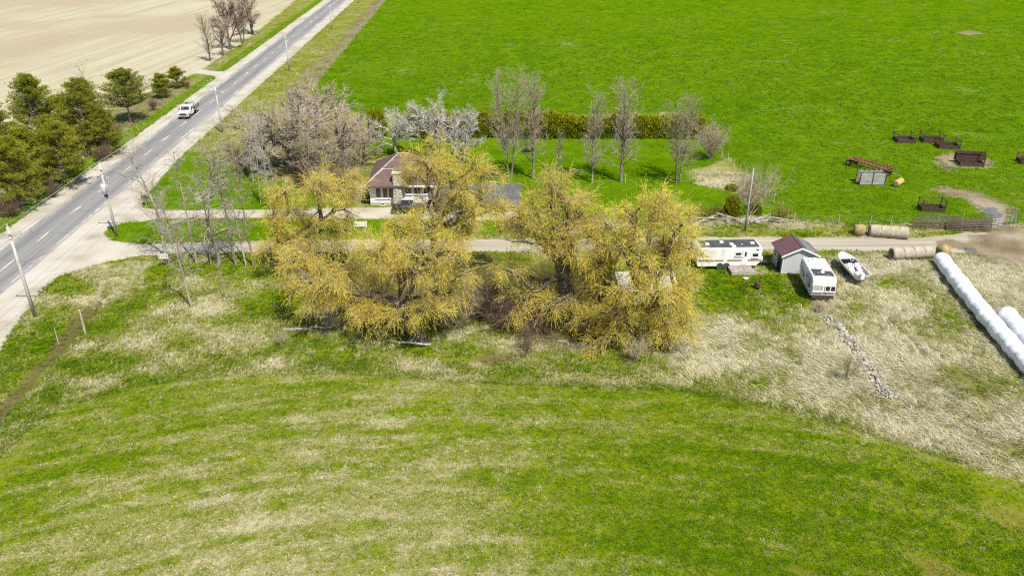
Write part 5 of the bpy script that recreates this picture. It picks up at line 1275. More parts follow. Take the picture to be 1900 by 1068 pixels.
# ------------------------------------------------------------------ leaf clouds
def flecks(C, D, L, Wd, rs, tint):
    """narrow diamond leaves: centre, direction, length, width"""
    N = len(C); r_ = rs.normal(size=(N, 3)); s = np.cross(D, r_); s /= np.linalg.norm(s, axis=1, keepdims=True) + 1e-9
    L = np.broadcast_to(np.asarray(L), (N,))[:, None]; Wd = np.broadcast_to(np.asarray(Wd), (N,))[:, None]
    a, b = C, C + D * L; m = C + D * L * 0.5
    V = np.stack([a, m - s * Wd / 2, b, m + s * Wd / 2], 1).reshape(-1, 3)
    Q = (np.arange(N)[:, None] * 4 + np.arange(4)[None]).reshape(-1, 4)
    return V, Q, np.repeat(tint, 4)
def unit(a): return a / (np.linalg.norm(a, axis=-1, keepdims=True) + 1e-9)
WIL_LEAF = leaf_mat("willow_leaf", [(0.0, (0.54, 0.43, 0.11)), (0.3, (0.80, 0.62, 0.05)), (0.65, (0.94, 0.76, 0.03)), (1.0, (0.88, 0.78, 0.05))], 0.5)
WIL_TWIG = bark("willow_twig", (0.46, 0.37, 0.16), (0.33, 0.265, 0.12)); WIL_BARK = bark("willow_bark", (0.15, 0.122, 0.095), (0.08, 0.064, 0.05))
def bez(a, b, c, n): return [a * (1 - t) ** 2 + b * 2 * t * (1 - t) + c * t * t for t in [i / n for i in range(n + 1)]]
def limb(S, rk, a, c, r0, r1, n=8, up=0.25, wob=0.12):
    L = (c - a).length; mid = a.lerp(c, 0.5) + UP * L * up * 0.5 + rv(rk) * L * wob * 0.6
    pts = bez(a, mid, c, n); pts = [pts[0]] + [p + rv(rk) * L * 0.018 for p in pts[1:]]
    for i in range(n): S.append((0, pts[i], pts[i + 1], r0 + (r1 - r0) * i / n, r0 + (r1 - r0) * (i + 1) / n))
    return pts
def willow(label, base, fork_h, blobs, r0, seed, dens=1.0, leafy=1.0, lean=None):
    rk = random.Random(seed); rs = np.random.RandomState(seed); S = []
    cen = sum((b[0] for b in blobs), Vector()) / len(blobs)
    fk = base + Vector((0, 0, fork_h)) + (Vector(lean) if lean else (cen - base) * 0.12)
    fk.z = fork_h
    tr_ = limb(S, rk, base + Vector((0, 0, -0.3)), fk, r0 * 1.15, r0 * 0.8, 6, 0.0, 0.06)
    TS, TD, TT = [], [], []
    mains = []
    order = sorted(blobs, key=lambda b: (b[0] - fk).length)
    for c, r in order:
        st = fk if not mains or rk.random() < 0.45 else min((p for m in mains for p in m[2:7]), key=lambda p: (p - c).length)
        l_ = (c - st).length
        ml = limb(S, rk, st, c, min(r0 * 0.6, 0.08 + 0.034 * l_), 0.07, 9, 0.22, 0.16); mains.append(ml)
        nsub = int(2.6 * r * r * dens) + 8
        asp = np.array([rk.uniform(0.75, 1.3), rk.uniform(0.75, 1.25), rk.uniform(0.65, 1.05)])
        for k in range(nsub):
            v = unit(rs.normal(size=3)); rad = r * (0.3 + 0.7 * rs.rand() ** 0.5) * (1.0 if rs.rand() < 0.8 else rs.uniform(1.1, 1.4))
            e = c + Vector(v * asp) * rad
            s0 = ml[rk.randrange(4, 10)]
            pts = limb(S, rk, s0, e, 0.07 if k % 4 == 0 else 0.042, 0.014, 4, 0.28, 0.22)
            out = unit(np.array(e - c)); 
            flow = unit(np.array(pts[4] - pts[3]) * 1.0 / max(0.05, (pts[4] - pts[3]).length) + out * 0.5 + np.array([0, 0, 0.25]))
            hue = rs.rand(); nsp = rs.randint(3, 10)
            for j in range(nsp):
                t = 1.0 - 0.75 * rs.rand() ** 1.4; i = min(3, int(t * 4)); p = np.array(pts[i].lerp(pts[i + 1], t * 4 - i))
                for _ in range(4):
                    d = unit(flow * 0.8 + rs.normal(size=3) * 0.5)
                    TS.append(p); TD.append(d); TT.append(0.65 * hue + 0.35 * rs.rand())
    TS, TD, TT = np.array(TS), np.array(TD), np.array(TT)
    Ln = rs.uniform(0.5, 1.6, len(TS)); droop = np.array([0, 0, -1.0])
    M1 = TS + TD * (Ln * 0.55)[:, None]; D2 = unit(TD + droop * rs.uniform(0.1, 0.9, len(TS))[:, None]); E1 = M1 + D2 * (Ln * 0.6)[:, None]
    tw = tubes(np.concatenate([TS, M1]), np.concatenate([M1, E1]), np.full(2 * len(TS), 0.011), np.full(2 * len(TS), 0.008), 3)
    # leaves along the twigs, mostly on the outer half
    nl = int(6.7 * leafy); C, D, T = [], [], []
    for j in range(nl):
        f = 0.25 + 0.75 * (j + rs.rand(len(TS))) / nl
        p = np.where((f < 0.5)[:, None], TS + (M1 - TS) * (f * 2)[:, None], M1 + (E1 - M1) * ((f - 0.5) * 2)[:, None])
        C.append(p); D.append(unit(np.where((f < 0.5)[:, None], TD, D2) * 1.0 + rs.normal(size=D2.shape) * 0.42)); T.append(np.clip(0.12 + 0.16 * math.sin(seed * 2.4) + 0.75 * TT + rs.normal(0, 0.14, len(TS)), 0, 1))
    C, D, T = np.concatenate(C), np.concatenate(D), np.concatenate(T)
    V, Q, tt = flecks(C, D, rs.uniform(0.15, 0.34, len(C)), rs.uniform(0.022, 0.042, len(C)), rs, T)
    t = thing("willow_tree", label, "tree", base, 0.0, "yellow willows")
    b0 = np.array(base)
    big = [s for s in S if s[3] >= 0.05]; small = [s for s in S if s[3] < 0.05]
    TV, TQ = join([tubes([s[1][:] for s in X], [s[2][:] for s in X], [s[3] * 1.03 for s in X], [s[4] for s in X], n) for X, n in (([s for s in big if s[3] > 0.13], 9), ([s for s in big if s[3] <= 0.13], 6)) if X])
    put("trunk", np_mesh("trunk", TV - b0, quads=TQ, m=WIL_BARK, smooth=True), t)
    sv = tubes([s[1][:] for s in small], [s[2][:] for s in small], [s[3] for s in small], [s[4] for s in small], 3)
    cr_ = put("crown", np_mesh("crown", V - b0, quads=Q, tint=tt, m=WIL_LEAF), t)
    BV, BQ = join([sv, tw]); put("twigs", np_mesh("twigs", BV - b0, quads=BQ, m=WIL_TWIG), cr_)["kind"] = "stuff"
    return t
def blobs(base, spec, seed, spread=2.2):
    rk = random.Random(seed); out = []
    for s in spec:
        px, py, rp = s[:3]; Y = base.y + (s[3] if len(s) > 3 else rk.uniform(-spread, spread))
        c = P(px, py, Y); r = rp * mpp(c) * 1.16
        if c.z < r * 0.55: c = P(px, py, Y); c.z = max(c.z, r * 0.5)
        out.append((c, r))
    return out
b = G(516, 502); willow("yellow willow at the left, overhanging both drives beside the bare row", b, 3.2, blobs(b, [(590, 350, 42), (545, 385, 40), (640, 385, 42), (520, 440, 32), (590, 430, 42), (660, 350, 28), (530, 350, 26), (650, 430, 30), (560, 470, 28), (497, 465, 22), (600, 325, 24), (505, 395, 22)], 1), 0.42, 101, 0.9)
b = G(786, 634); willow("broad low willow with leaning split trunk, nearest the field", b, 4.0, blobs(b, [(640, 490, 42), (560, 520, 34, 3), (700, 540, 46), (775, 500, 48), (835, 470, 36), (835, 545, 36), (740, 590, 34, -1), (640, 560, 38), (580, 560, 26), (690, 470, 36), (800, 580, 34, -1.5), (610, 520, 32), (740, 460, 30), (855, 510, 26), (530, 490, 24, 3), (680, 590, 28, -1)], 2), 0.55, 102, 0.9, lean=(-2.2, 0.5, 0))
b = G(803, 508); willow("tall willow between bungalow and garage, its crown screening both", b, 5.0, blobs(b, [(788, 300, 30), (832, 320, 40), (880, 312, 32), (845, 380, 38), (808, 370, 32), (885, 385, 26), (790, 425, 38), (740, 425, 30), (850, 440, 30), (910, 330, 20), (815, 280, 22), (865, 420, 28), (720, 445, 24), (905, 395, 26), (935, 400, 20), (860, 350, 26), (895, 365, 22), (770, 322, 22), (770, 400, 18)], 3), 0.45, 103, 0.75, 0.9)
b = G(1047, 604); willow("tallest willow right of the gap, thick trunk in dark brush", b, 5.5, blobs(b, [(1040, 358, 40), (992, 385, 36), (1080, 392, 36), (1010, 440, 40), (1060, 450, 38), (965, 400, 22), (985, 520, 34), (1040, 520, 38), (1085, 495, 34), (960, 565, 30, -1), (1010, 575, 32, -1.5), (955, 420, 24), (1050, 400, 36), (1020, 340, 26), (940, 500, 22), (1070, 560, 28, -1)], 4), 0.6, 104, 0.85, 0.95)
b = G(1202, 642); willow("rightmost willow spreading over the board shed towards the trailers", b, 4.5, blobs(b, [(1180, 395, 36), (1240, 392, 36), (1205, 440, 42), (1258, 450, 34), (1150, 455, 36), (1215, 505, 34), (1165, 530, 38), (1255, 560, 32), (1205, 590, 36), (1145, 600, 34, -1), (1235, 620, 28, -1), (1180, 645, 28, -1), (1272, 520, 26, -1), (1225, 545, 26, -2.5), (1275, 600, 24, -1), (1210, 370, 28), (1110, 650, 24, -1), (1130, 415, 30), (1268, 410, 30), (1285, 460, 24), (1190, 480, 34), (1240, 480, 30), (1180, 570, 32), (1225, 575, 30, -1)], 5), 0.5, 105, 0.8, 0.9)
b = G(1116, 608); willow("smaller willow squeezed between the two right-hand willows", b, 3.5, blobs(b, [(1100, 540, 32), (1130, 490, 34), (1105, 600, 28, -1), (1120, 440, 26), (1085, 640, 24, -1), (1105, 480, 30), (1135, 545, 30), (1085, 430, 24), (1075, 590, 28, -1)], 6), 0.3, 106, 0.9)

# ------------------------------------------------------------------ pines
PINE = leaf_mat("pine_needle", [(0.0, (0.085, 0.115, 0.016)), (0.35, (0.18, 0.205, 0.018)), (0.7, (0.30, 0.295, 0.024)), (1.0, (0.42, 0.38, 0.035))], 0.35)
B_PINE = bark("pine_bark", (0.26, 0.20, 0.15))
def needles(C, D, rs, k, L, W, T):
    N = len(C); Cs = np.repeat(C, k, 0); Ds = unit(np.repeat(D, k, 0) * 0.75 + rs.normal(size=(N * k, 3)) * 0.6)
    return flecks(Cs, Ds, rs.uniform(0.7, 1.2, N * k) * L, W, rs, np.clip(np.repeat(T, k) + rs.normal(0, 0.12, N * k), 0, 1))
def pine(label, base, top_py, rad_px, seed, low=0.2, h=None, warm=0.0):
    rk = random.Random(seed); rs = np.random.RandomState(seed); h = h or height_at(base, top_py)
    R_ = 1.18 * rad_px * mpp((base.x, base.y, h * 0.5)); S = []; C, D, T = [], [], []
    for i in range(8): S.append((0, Vector((0, 0, h * i / 8 - 0.2)), Vector((0.02 * i, 0, h * (i + 1) / 8 - 0.2)), 0.2 * (1 - i / 8.6), 0.2 * (1 - (i + 1) / 8.6)))
    nw = int(h / 0.64)
    for w in range(nw):
        z = h * (low + (1 - low) * w / nw); f = (z / h - low) / (1 - low)
        prof = min(1.0, 0.8 + 0.8 * f) * (1 - f ** 1.7) ** 0.8 + 0.08
        for k in range(rk.randint(7, 10)):
            a = rk.uniform(0, 6.28); L = R_ * prof * rk.uniform(0.65, 1.12); el = 0.15 + 0.5 * f
            p = Vector((0, 0, z + rk.uniform(-0.2, 0.2))); d = Vector((math.cos(a), math.sin(a), el)).normalized(); n = 4
            for i in range(n):
                d = (d + rv(rk) * 0.08 + UP * 0.05).normalized(); q = p + d * L / n
                S.append((1, p, q, 0.05 * (1 - i / n) * (0.4 + L / 4) + 0.012, 0.05 * (1 - (i + 1) / n) * (0.4 + L / 4) + 0.01))
                if i >= 1 or L < 0.9:
                    m = (4, 7, 10, 15)[i]
                    for _ in range(m):
                        o = np.array(p.lerp(q, rs.rand())) + rs.normal(size=3) * np.array([0.30, 0.30, 0.07]) * min(1.0, 0.35 + L / 3.5) * (1.2 if i == n - 1 else 1)
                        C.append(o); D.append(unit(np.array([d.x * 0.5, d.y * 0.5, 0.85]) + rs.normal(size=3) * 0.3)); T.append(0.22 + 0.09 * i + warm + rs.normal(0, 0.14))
                p = q
    C, D, T = np.array(C), np.array(D), np.array(T)
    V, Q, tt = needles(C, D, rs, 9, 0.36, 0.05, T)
    t = thing("pine_tree", label, "tree", base, rk.uniform(0, 6), "pines left of the road")
    tm = join([tubes([s[1][:] for s in S if s[0] == l], [s[2][:] for s in S if s[0] == l], [s[3] for s in S if s[0] == l], [s[4] for s in S if s[0] == l], n) for l, n in ((0, 8), (1, 4))])
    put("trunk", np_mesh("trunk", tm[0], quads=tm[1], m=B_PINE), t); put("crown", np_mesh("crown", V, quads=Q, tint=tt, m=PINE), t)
    return t
pine("smallest round pine at the far end of the line, by the field track", G(330, 162), 128, 18, 1, 0.12)
pine("small pine second from the far end of the line by the field track", G(303, 182), 138, 17, 2, 0.18)
pine("round dark pine with bare lower trunk facing the truck", G(243, 228), 133, 42, 3, 0.3)
pine("broad pine in the middle of the left line, above dark brush", G(172, 283), 150, 48, 4, 0.2)
pine("tall pine with ragged pointed top, second from the left edge", G(92, 312), 141, 46, 5, 0.2, warm=0.04)
pine("pine cut by the photo's left edge, behind the low yellowish ones", G(14, 330), 186, 42, 6, 0.2)
pine("low spreading yellowish pine in front of the tall ragged one", G(128, 346), 230, 48, 7, 0.15, warm=0.12)
pine("pine between the broad and the tall ragged one, set back", G(128, 268), 178, 34, 9, 0.15)
pine("low olive pine filling the gap below the ragged one", G(70, 352), 236, 40, 10, 0.1, warm=0.1)
pine("small pine leaning out beside the broad one, towards the road", G(200, 288), 205, 32, 11, 0.1)
pine("dense low pine at the photo's left edge, nearest the camera", G(42, 384), 258, 50, 8, 0.12, warm=0.08)
for i, (px, py, top, wx, lb) in enumerate(((215, 262, 222, 1.1, "reddish bare brush under the round pine"), (285, 205, 178, 1.0, "reddish bare brush between the small pines"), (190, 300, 262, 1.2, "dark brown brush at the foot of the broad pine"), (100, 366, 330, 1.2, "dark brown brush under the low spreading pine"), (20, 402, 360, 1.3, "tan dry brush at the left edge below the pines"), (348, 165, 146, 0.8, "small reddish bush beside the smallest round pine"))):
    bare("bare_bush", lb, G(px, py), top, "shrB", B_BROWN, T_RED, "brush under the pines", i * 1.7, wx, "bush")

# ------------------------------------------------------------------ cedar hedge and small evergreens
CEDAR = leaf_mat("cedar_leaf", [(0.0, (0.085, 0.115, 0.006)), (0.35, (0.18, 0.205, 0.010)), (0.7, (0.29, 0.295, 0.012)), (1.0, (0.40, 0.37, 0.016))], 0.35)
def cedar_meshes(seed, n=4200, cone=0.22):
    rs = np.random.RandomState(seed); C, D, T = [], [], []
    z = rs.rand(n) ** 0.9; a = rs.uniform(0, 2 * np.pi, n)
    lump = 1 + 0.16 * np.sin(a * 3 + seed) * np.sin(z * 9 + seed) + 0.10 * np.sin(a * 7 + z * 14)
    rad = (1 - cone * z) * np.sqrt(np.clip(1 - (z * 1.02 - 0.12) ** 6, 0.02, 1)) * lump * (0.55 + 0.5 * rs.rand(n) ** 0.45)
    C = np.stack([rad * np.cos(a), rad * np.sin(a), z + rs.normal(0, 0.03, n)], -1)
    D = unit(np.stack([np.cos(a) * 0.6, np.sin(a) * 0.6, 0.7 + 0 * a], -1) + rs.normal(size=(n, 3)) * 0.45)
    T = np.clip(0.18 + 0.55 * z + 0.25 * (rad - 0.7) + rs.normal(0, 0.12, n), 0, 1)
    V, Q, tt = flecks(C, D, rs.uniform(0.10, 0.22, n), rs.uniform(0.05, 0.10, n), rs, T)
    tm = tubes([(0, 0, -0.05)], [(0, 0, 0.9)], [0.09], [0.02], 7)
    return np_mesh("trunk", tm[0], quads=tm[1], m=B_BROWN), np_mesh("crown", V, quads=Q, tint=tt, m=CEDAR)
CED = [cedar_meshes(30 + k) for k in range(4)]; CONE = cedar_meshes(40, 1500, 0.9)
def cedar(name, label, base, h, r, k, group=None, rz=0.0, cat="hedge shrub"):
    t = thing(name, label, cat, base, rz, group)
    for nm, me in zip(("trunk", "crown"), CED[k % 4] if k >= 0 else CONE):
        o = put(nm, me, t); o.scale = (r, r, h)
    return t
ORD = ("first", "second", "third", "fourth", "fifth", "sixth", "seventh", "eighth", "ninth", "tenth", "eleventh", "twelfth", "thirteenth", "fourteenth", "fifteenth", "sixteenth", "last")
rk = random.Random(6)
hl, hr = G(756, 251), G(1280, 252); nH = 17
for i in range(nH):
    p = hl.lerp(hr, i / (nH - 1)) + Vector((rk.uniform(-0.3, 0.3), rk.uniform(-0.4, 0.4), 0))
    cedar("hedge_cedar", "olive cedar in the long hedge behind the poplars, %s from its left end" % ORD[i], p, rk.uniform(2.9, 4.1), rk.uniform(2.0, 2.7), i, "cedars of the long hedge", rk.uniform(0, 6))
cedar("hedge_cedar", "rounded cedar standing apart at the hedge's left end", G(701, 252), 4.2, 1.6, 2, None, 1.0)
cedar("yard_cedar", "dark upright evergreen behind the split rail fence left of the yard pole", G(1356, 401), 2.6, 1.0, 1, None, 2.0, "evergreen")
cedar("yard_cedar", "tiny dark conical evergreen on the lawn right of the yard pole", G(1407, 400), 1.5, 0.5, -1, None, 0.0, "evergreen")
cedar("yard_cedar", "low dark evergreen mound on the lawn behind the yard pole", G(1396, 386), 0.8, 0.8, 3, None, 3.0, "evergreen")
cedar("yard_cedar", "small dark evergreen mound on the lawn by the dry grass patch", G(1358, 352), 0.7, 0.9, 0, None, 4.0, "evergreen")
# yellow leafing bushes in the fence row
def leafy_bush(label, base, h, r, seed):
    rs = np.random.RandomState(seed); n = 1500; v = unit(rs.normal(size=(n, 3))); v[:, 2] = np.abs(v[:, 2])
    C = v * (rs.rand(n) ** 0.4)[:, None] * np.array([r, r * 0.8, h]); D = unit(v * 0.5 + rs.normal(size=(n, 3)) * 0.6 + np.array([0, 0, 0.4]))
    V, Q, tt = flecks(C, D, rs.uniform(0.1, 0.22, n), 0.06, rs, np.clip(rs.normal(0.4, 0.2, n), 0, 1))
    t = thing("leafy_bush", label, "bush", base, 0.0, "yellow-leafed bushes in the fence row")
    put("foliage", np_mesh("foliage", V, quads=Q, tint=tt, m=leaf_mat("bush_leaf", [(0, (0.10, 0.085, 0.02)), (0.4, (0.24, 0.185, 0.03)), (0.8, (0.30, 0.25, 0.04)), (1.0, (0.16, 0.18, 0.03))], 0.3)), t)
    rr_ = random.Random(seed); X = [(Vector((0, 0, 0)), Vector((rr_.uniform(-r, r) * 0.8, rr_.uniform(-r, r) * 0.7, h * rr_.uniform(0.5, 1)))) for _ in range(26)]
    q = tubes([a[:] for a, _ in X], [b_[:] for _, b_ in X], [0.03] * 26, [0.01] * 26, 4); put("stems", np_mesh("stems", q[0], quads=q[1], m=B_BROWN), t)["kind"] = "stuff"
for i, (px, py, h, r, lb) in enumerate(((1300, 408, 2.0, 1.6, "yellow-leafed bush against the rightmost willow, by the rail fence"), (1327, 405, 2.0, 1.5, "yellow-leafed bush behind the rail fence, left of the dark evergreen"), (1447, 408, 2.0, 1.6, "yellow-leafed bush at the fence corner right of the yard pole"), (1100, 425, 2.2, 1.8, "yellow-leafed bush between willows on the far side of the drive"))):
    leafy_bush(lb, G(px, py), h, r, 60 + i)

# ------------------------------------------------------------------ dark undergrowth and dead wood beneath the willows
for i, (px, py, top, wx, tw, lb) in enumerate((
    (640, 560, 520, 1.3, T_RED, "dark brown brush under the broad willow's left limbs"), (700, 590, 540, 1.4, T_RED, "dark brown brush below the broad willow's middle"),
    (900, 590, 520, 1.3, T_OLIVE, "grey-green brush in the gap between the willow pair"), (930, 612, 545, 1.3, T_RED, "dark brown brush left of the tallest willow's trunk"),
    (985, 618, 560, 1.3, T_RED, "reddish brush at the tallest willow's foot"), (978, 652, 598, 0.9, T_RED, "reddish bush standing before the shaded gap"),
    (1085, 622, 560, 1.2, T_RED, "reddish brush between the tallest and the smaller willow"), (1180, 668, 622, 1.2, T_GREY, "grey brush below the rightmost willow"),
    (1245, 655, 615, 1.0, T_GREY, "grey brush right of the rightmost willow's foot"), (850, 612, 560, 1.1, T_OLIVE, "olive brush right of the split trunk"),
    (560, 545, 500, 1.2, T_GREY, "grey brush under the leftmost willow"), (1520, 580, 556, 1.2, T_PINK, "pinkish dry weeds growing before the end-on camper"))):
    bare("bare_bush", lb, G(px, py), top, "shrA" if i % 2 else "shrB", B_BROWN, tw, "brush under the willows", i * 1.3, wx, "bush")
def dead(label, base, tip, r0, seed, kids=7, cat="log", z0=0.1):
    rk = random.Random(seed); S = []; a, b_ = Vector(base) + UP * z0, Vector(tip)
    pts = limb(S, rk, a, b_, r0, r0 * 0.5, 8, 0.02, 0.05)
    for k in range(kids):
        p = pts[rk.randrange(4, 9)]; e = p + Vector((rk.gauss(0, 1), rk.gauss(0, 0.8), rk.uniform(0.1, 0.8))) * 1.1; limb(S, rk, p, e, r0 * 0.3, 0.02, 4, 0.2, 0.2)
    V, Q = join([tubes([s[1][:] for s in S], [s[2][:] for s in S], [s[3] for s in S], [s[4] for s in S], 7)])
    o = put("dead_branch" if cat != "log" else "fallen_log", np_mesh("fallen_log", V - np.array(a), quads=Q, m=bark("dead_wood", (0.37, 0.335, 0.275), (0.22, 0.195, 0.155)), smooth=True), None, a)
    return tag(o, label, cat)
dead("long bleached log lying at the field's upper edge, left of the split trunk", G(527, 613), G(612, 609, 0.2), 0.2, 1, 2)
dead("pale broken limb sprawling in front of the split willow trunk", G(800, 640), G(738, 634, 0.9), 0.14, 2, 9, "branch")
dead("pale dead limb arching above the drive from the tallest willow", P(990, 452, G(1047, 604).y + 3), P(930, 442, G(1047, 604).y + 4), 0.13, 3, 3, "branch", 0.0)
dead("pale bare dead branch pointing right from the rightmost willow", P(1262, 525, G(1202, 642).y + 1), P(1300, 542, G(1202, 642).y + 1), 0.09, 5, 3, "branch", 0.0)
# derelict implement frame in the grass
p = G(566, 592)
fm = thing("implement_frame", "derelict grey wooden implement frame lying in the grass left of the willow brush", "frame", p, math.radians(3))
for y in (0, 0.9): MB().box((1.2, y, 0.22), (2.5, 0.1, 0.12)).build("beam", M_RAIL, fm)
for i in range(6): MB().box((0.15 + i * 0.42, 0.45, 0.32), (0.12, 1.1, 0.06)).build("slat", M_OLDWOOD, fm)
n = 14; MB().tube([(2.0 + 0.4 * math.cos(2 * math.pi * i / n), 0.95, 0.42 + 0.4 * math.sin(2 * math.pi * i / n)) for i in range(n + 1)], 0.03).build("wheel_hoop", M_RUST, fm)
# ------------------------------------------------------------------ grass: tufts scattered over the swards
def tuft_proto(name, n, rad, l0, l1, w, lean, flat, seed, m, droop=-0.55):
    rs = np.random.RandomState(seed); V, Q, T, A = [], [], [], []
    for i in range(n):
        a, r_ = rs.uniform(0, 6.28), rad * math.sqrt(rs.rand()); b0 = np.array([r_ * math.cos(a), r_ * math.sin(a), -0.02])
        L = rs.uniform(l0, l1); d = unit(np.array([math.cos(a) * flat + lean + rs.normal(0, 0.25), math.sin(a) * flat + rs.normal(0, 0.3), 1.0])); s = unit(np.cross(d, rs.normal(size=3))) * w / 2
        m1 = b0 + d * L * 0.55; d2 = unit(d + np.array([lean * 1.2 + math.cos(a) * flat * 0.5, math.sin(a) * flat * 0.5, droop])); e = m1 + d2 * L * 0.5; k = len(V)
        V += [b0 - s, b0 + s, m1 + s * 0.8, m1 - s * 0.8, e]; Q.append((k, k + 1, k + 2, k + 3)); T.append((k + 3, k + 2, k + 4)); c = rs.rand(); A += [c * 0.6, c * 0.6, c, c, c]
    me = np_mesh(name, V, quads=Q, tris=T, m=m)
    at = me.attributes.new("shade", 'FLOAT', 'POINT'); at.data.foreach_set("value", np.array(A, np.float32))
    return bpy.data.objects.new(name, me)
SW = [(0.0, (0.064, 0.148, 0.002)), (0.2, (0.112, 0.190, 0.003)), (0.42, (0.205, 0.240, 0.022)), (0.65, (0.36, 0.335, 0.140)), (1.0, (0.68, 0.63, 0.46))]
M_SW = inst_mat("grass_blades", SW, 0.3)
def scatter(name, label, proto_ob, X, Y, Z, rot, scl, tint):
    me = bpy.data.meshes.new(name); N = len(X)
    me.vertices.add(N); me.vertices.foreach_set("co", np.stack([X, Y, Z], -1).astype(np.float32).ravel())
    for nm, dat in (("scl", scl), ("tint", tint)):
        at = me.attributes.new(nm, 'FLOAT', 'POINT'); at.data.foreach_set("value", dat.astype(np.float32))
    at = me.attributes.new("rot", 'FLOAT_VECTOR', 'POINT'); at.data.foreach_set("vector", rot.astype(np.float32).ravel())
    o = tag(put(name, me), label, "grass", kind="stuff")
    ng = bpy.data.node_groups.new(name, 'GeometryNodeTree')
    ng.interface.new_socket("Geometry", in_out='INPUT', socket_type='NodeSocketGeometry'); ng.interface.new_socket("Geometry", in_out='OUTPUT', socket_type='NodeSocketGeometry')
    a, b = ng.nodes.new("NodeGroupInput"), ng.nodes.new("NodeGroupOutput"); ip = ng.nodes.new("GeometryNodeInstanceOnPoints"); oi = ng.nodes.new("GeometryNodeObjectInfo")
    oi.inputs["Object"].default_value = proto_ob; oi.inputs["As Instance"].default_value = False
    r1 = ng.nodes.new("GeometryNodeInputNamedAttribute"); r1.data_type = 'FLOAT_VECTOR'; r1.inputs[0].default_value = "rot"
    s1 = ng.nodes.new("GeometryNodeInputNamedAttribute"); s1.data_type = 'FLOAT'; s1.inputs[0].default_value = "scl"
    L = ng.links.new
    L(a.outputs[0], ip.inputs["Points"]); L(oi.outputs["Geometry"], ip.inputs["Instance"]); L(r1.outputs[0], ip.inputs["Rotation"]); L(s1.outputs[0], ip.inputs["Scale"]); L(ip.outputs[0], b.inputs[0])
    o.modifiers.new("scatter", 'NODES').node_group = ng
    return o
_gxi, _gyi = gx, gy
def samp(field, X, Y):                      # bilinear lookup on the land grid
    i = np.clip(np.searchsorted(_gxi, X) - 1, 0, len(_gxi) - 2); j = np.clip(np.searchsorted(_gyi, Y) - 1, 0, len(_gyi) - 2)
    fx = (X - _gxi[i]) / (_gxi[i + 1] - _gxi[i]); fy = (Y - _gyi[j]) / (_gyi[j + 1] - _gyi[j])
    return (field[j, i] * (1 - fx) + field[j, i + 1] * fx) * (1 - fy) + (field[j + 1, i] * (1 - fx) + field[j + 1, i + 1] * fx) * fy
hard = np.maximum.reduce([SD["gravel"], SD["dirt"], SD["mud"] - 0.8])
boxes = [(house, -0.3, -1, 9.2, 10), (gar, -0.2, -0.2, 11.2, 6.5), (tr, 0, 0, 7.6, 2.4), (t2, 0, 0, 2.45, 6.3), (sh, 0, 0, 3.2, 3.3), (rp, 0, 0, 2.7, 1.7), (bs, 0, 0, 7, 3.6), (out, 0, 0, 2.2, 2.4)]
def clear(X, Y):
    k = np.ones(X.shape, bool)
    for o, x0, y0, x1, y1 in boxes:
        c, s = math.cos(-o.rotation_euler.z), math.sin(-o.rotation_euler.z); dx, dy = X - o.location.x, Y - o.location.y
        lx, ly = dx * c - dy * s, dx * s + dy * c
        k &= ~((lx > x0) & (lx < x1) & (ly > y0) & (ly < y1))
    return k
def field(n, x0, x1, y0, y1, cond, seed, ypow=None):
    rs = np.random.RandomState(seed)
    if ypow: Y = 1.0 / (1 / y1 + (1 / y0 - 1 / y1) * rs.rand(n))          # thins with distance from the lane
    else: Y = rs.uniform(y0, y1, n)
    X = rs.uniform(-1, 1, n) * np.minimum(np.maximum(abs(x0), abs(x1)), Y * 0.78 + 6); k = (X > x0) & (X < x1); X, Y = X[k], Y[k]
    k = cond(X, Y, rs) & (samp(hard, X, Y) < 0.05) & clear(X, Y); X, Y = X[k], Y[k]
    return X, Y, samp(GZ, X, Y), rs
def tints(X, Y, rs, sd=0.16, bias=0.0): return np.clip(dryness(X, Y, samp(SD["hay"], X, Y), samp(SD["dry"], X, Y)) + bias + rs.normal(0, sd, len(X)), 0, 1)

pr_short = [tuft_proto("short_tuft_%d" % k, 12, 0.15, 0.08, 0.20, 0.030, 0.1, 1.1, 80 + k, M_SW) for k in range(2)]
pr_mid = tuft_proto("rough_tuft", 16, 0.16, 0.16, 0.42, 0.028, 0.3, 0.8, 84, M_SW)
pr_long = tuft_proto("dry_tuft", 26, 0.24, 0.35, 0.9, 0.025, 1.3, 0.6, 85, M_SW, droop=-0.3)
pr_clump = tuft_proto("pasture_tuft", 12, 0.26, 0.10, 0.24, 0.05, 0.1, 1.0, 86, M_SW)

for k in range(2):
    X, Y, Z, rs = field(62000, -75, 75, 34, 78, lambda X, Y, rs: (samp(SD["hay"], X, Y) > rs.normal(0, 0.7, len(X))) & ((samp(SD["n_soil"], X, Y) < 0.56) | (rs.rand(len(X)) < 0.3)), 200 + k)
    scatter("hay_field_grass", "short mown grass of the foreground hay field, " + ("fresh shoots" if k else "stubbly tufts"), pr_short[k], X, Y, Z, np.stack([rs.normal(0, .15, len(X)), rs.normal(0, .15, len(X)), rs.uniform(0, 6.28, len(X))], -1), rs.uniform(0.6, 1.3, len(X)), np.minimum(tints(X, Y, rs, 0.24, -0.05), 0.82))
fd_rough = lambda X, Y, rs: (samp(SD["hay"], X, Y) < 0.6) & (samp(SD["pasture"], X, Y) < 0.5) & (samp(SD["lawn"], X, Y) < 0.2) & (samp(SD["stubble"], X, Y) < 0) & (samp(SD["dry"], X, Y) < rs.normal(0, 1.0, len(X))) & (samp(SD["litter_shade"], X, Y) < rs.normal(0, 2, len(X))) & (samp(SD["ditch"], X, Y) < rs.normal(0.2, 0.25, len(X)))
X, Y, Z, rs = field(150000, -85, 75, 48, 300, fd_rough, 210, True)
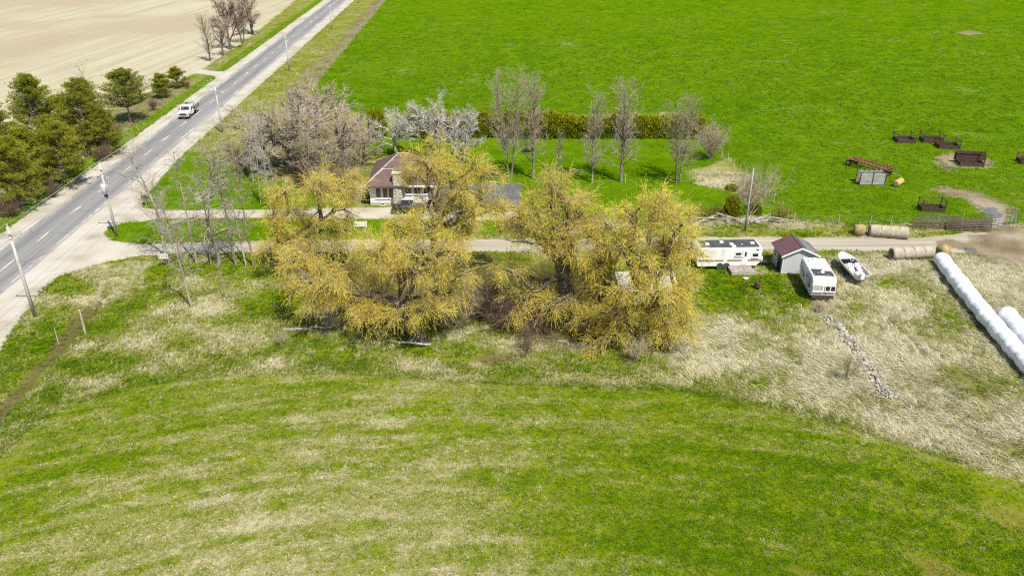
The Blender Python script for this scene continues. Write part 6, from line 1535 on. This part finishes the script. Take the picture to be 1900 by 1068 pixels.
scatter("rough_grass", "uncut rough grass between the foreground field and the drive", pr_mid, X, Y, Z, np.stack([rs.normal(0, .15, len(X)), rs.normal(0, .15, len(X)), rs.uniform(0, 6.28, len(X))], -1), rs.uniform(0.6, 1.35, len(X)), tints(X, Y, rs, 0.2))
X, Y, Z, rs = field(165000, -75, 75, 40, 118, lambda X, Y, rs: (samp(SD["dry"], X, Y) > rs.normal(0, 0.8, len(X))) & (sline([tuple(q[:2]) for q in line], X, Y, 0.6) < rs.normal(0, 0.25, len(X))) & (np.maximum.reduce([sline(l, X, Y, 0.3) for l in rut_lines]) < 0), 220)
tn = tints(X, Y, rs, 0.24, 0.06)
sw = 2.3 + 2.6 * (fbm(X * 0.10 + 3, Y * 0.10, 3) - 0.5) * 2 + rs.normal(0, 0.55, len(X)) + np.where(rs.rand(len(X)) < 0.12, rs.uniform(0, 6, len(X)), 0)
scatter("dry_grass", "long bleached dead grass lying over in the right-hand rough", pr_long, X, Y, Z, np.stack([0 * X, 0 * X, sw], -1), (0.35 + 0.8 * rs.rand(len(X)) ** 1.5) * np.where(tn < 0.5, 0.6, 1.0), tn)
green_zone = lambda X, Y, rs: (np.maximum(samp(SD["pasture"], X, Y), samp(SD["lawn"], X, Y)) > rs.normal(0, 0.25, len(X))) & (samp(SD["dry"], X, Y) < 0.2)
X, Y, Z, rs = field(170000, -85, 260, 78, 345, green_zone, 230, True)
tn = np.clip(0.15 + 0.22 * (fbm(X * 0.5 + 2, Y * 0.5, 3) - 0.5) + 0.35 * (fbm(X * 0.03 + 2, Y * 0.04, 3) - 0.5) + rs.normal(0, 0.05, len(X)), 0.02, 0.42)
fl = fbm(X * 0.35 + 11, Y * 0.5, 4) + rs.normal(0, 0.03, len(X)); tn = np.where(fl > 0.735, rs.uniform(0.4, 0.75, len(X)), tn)
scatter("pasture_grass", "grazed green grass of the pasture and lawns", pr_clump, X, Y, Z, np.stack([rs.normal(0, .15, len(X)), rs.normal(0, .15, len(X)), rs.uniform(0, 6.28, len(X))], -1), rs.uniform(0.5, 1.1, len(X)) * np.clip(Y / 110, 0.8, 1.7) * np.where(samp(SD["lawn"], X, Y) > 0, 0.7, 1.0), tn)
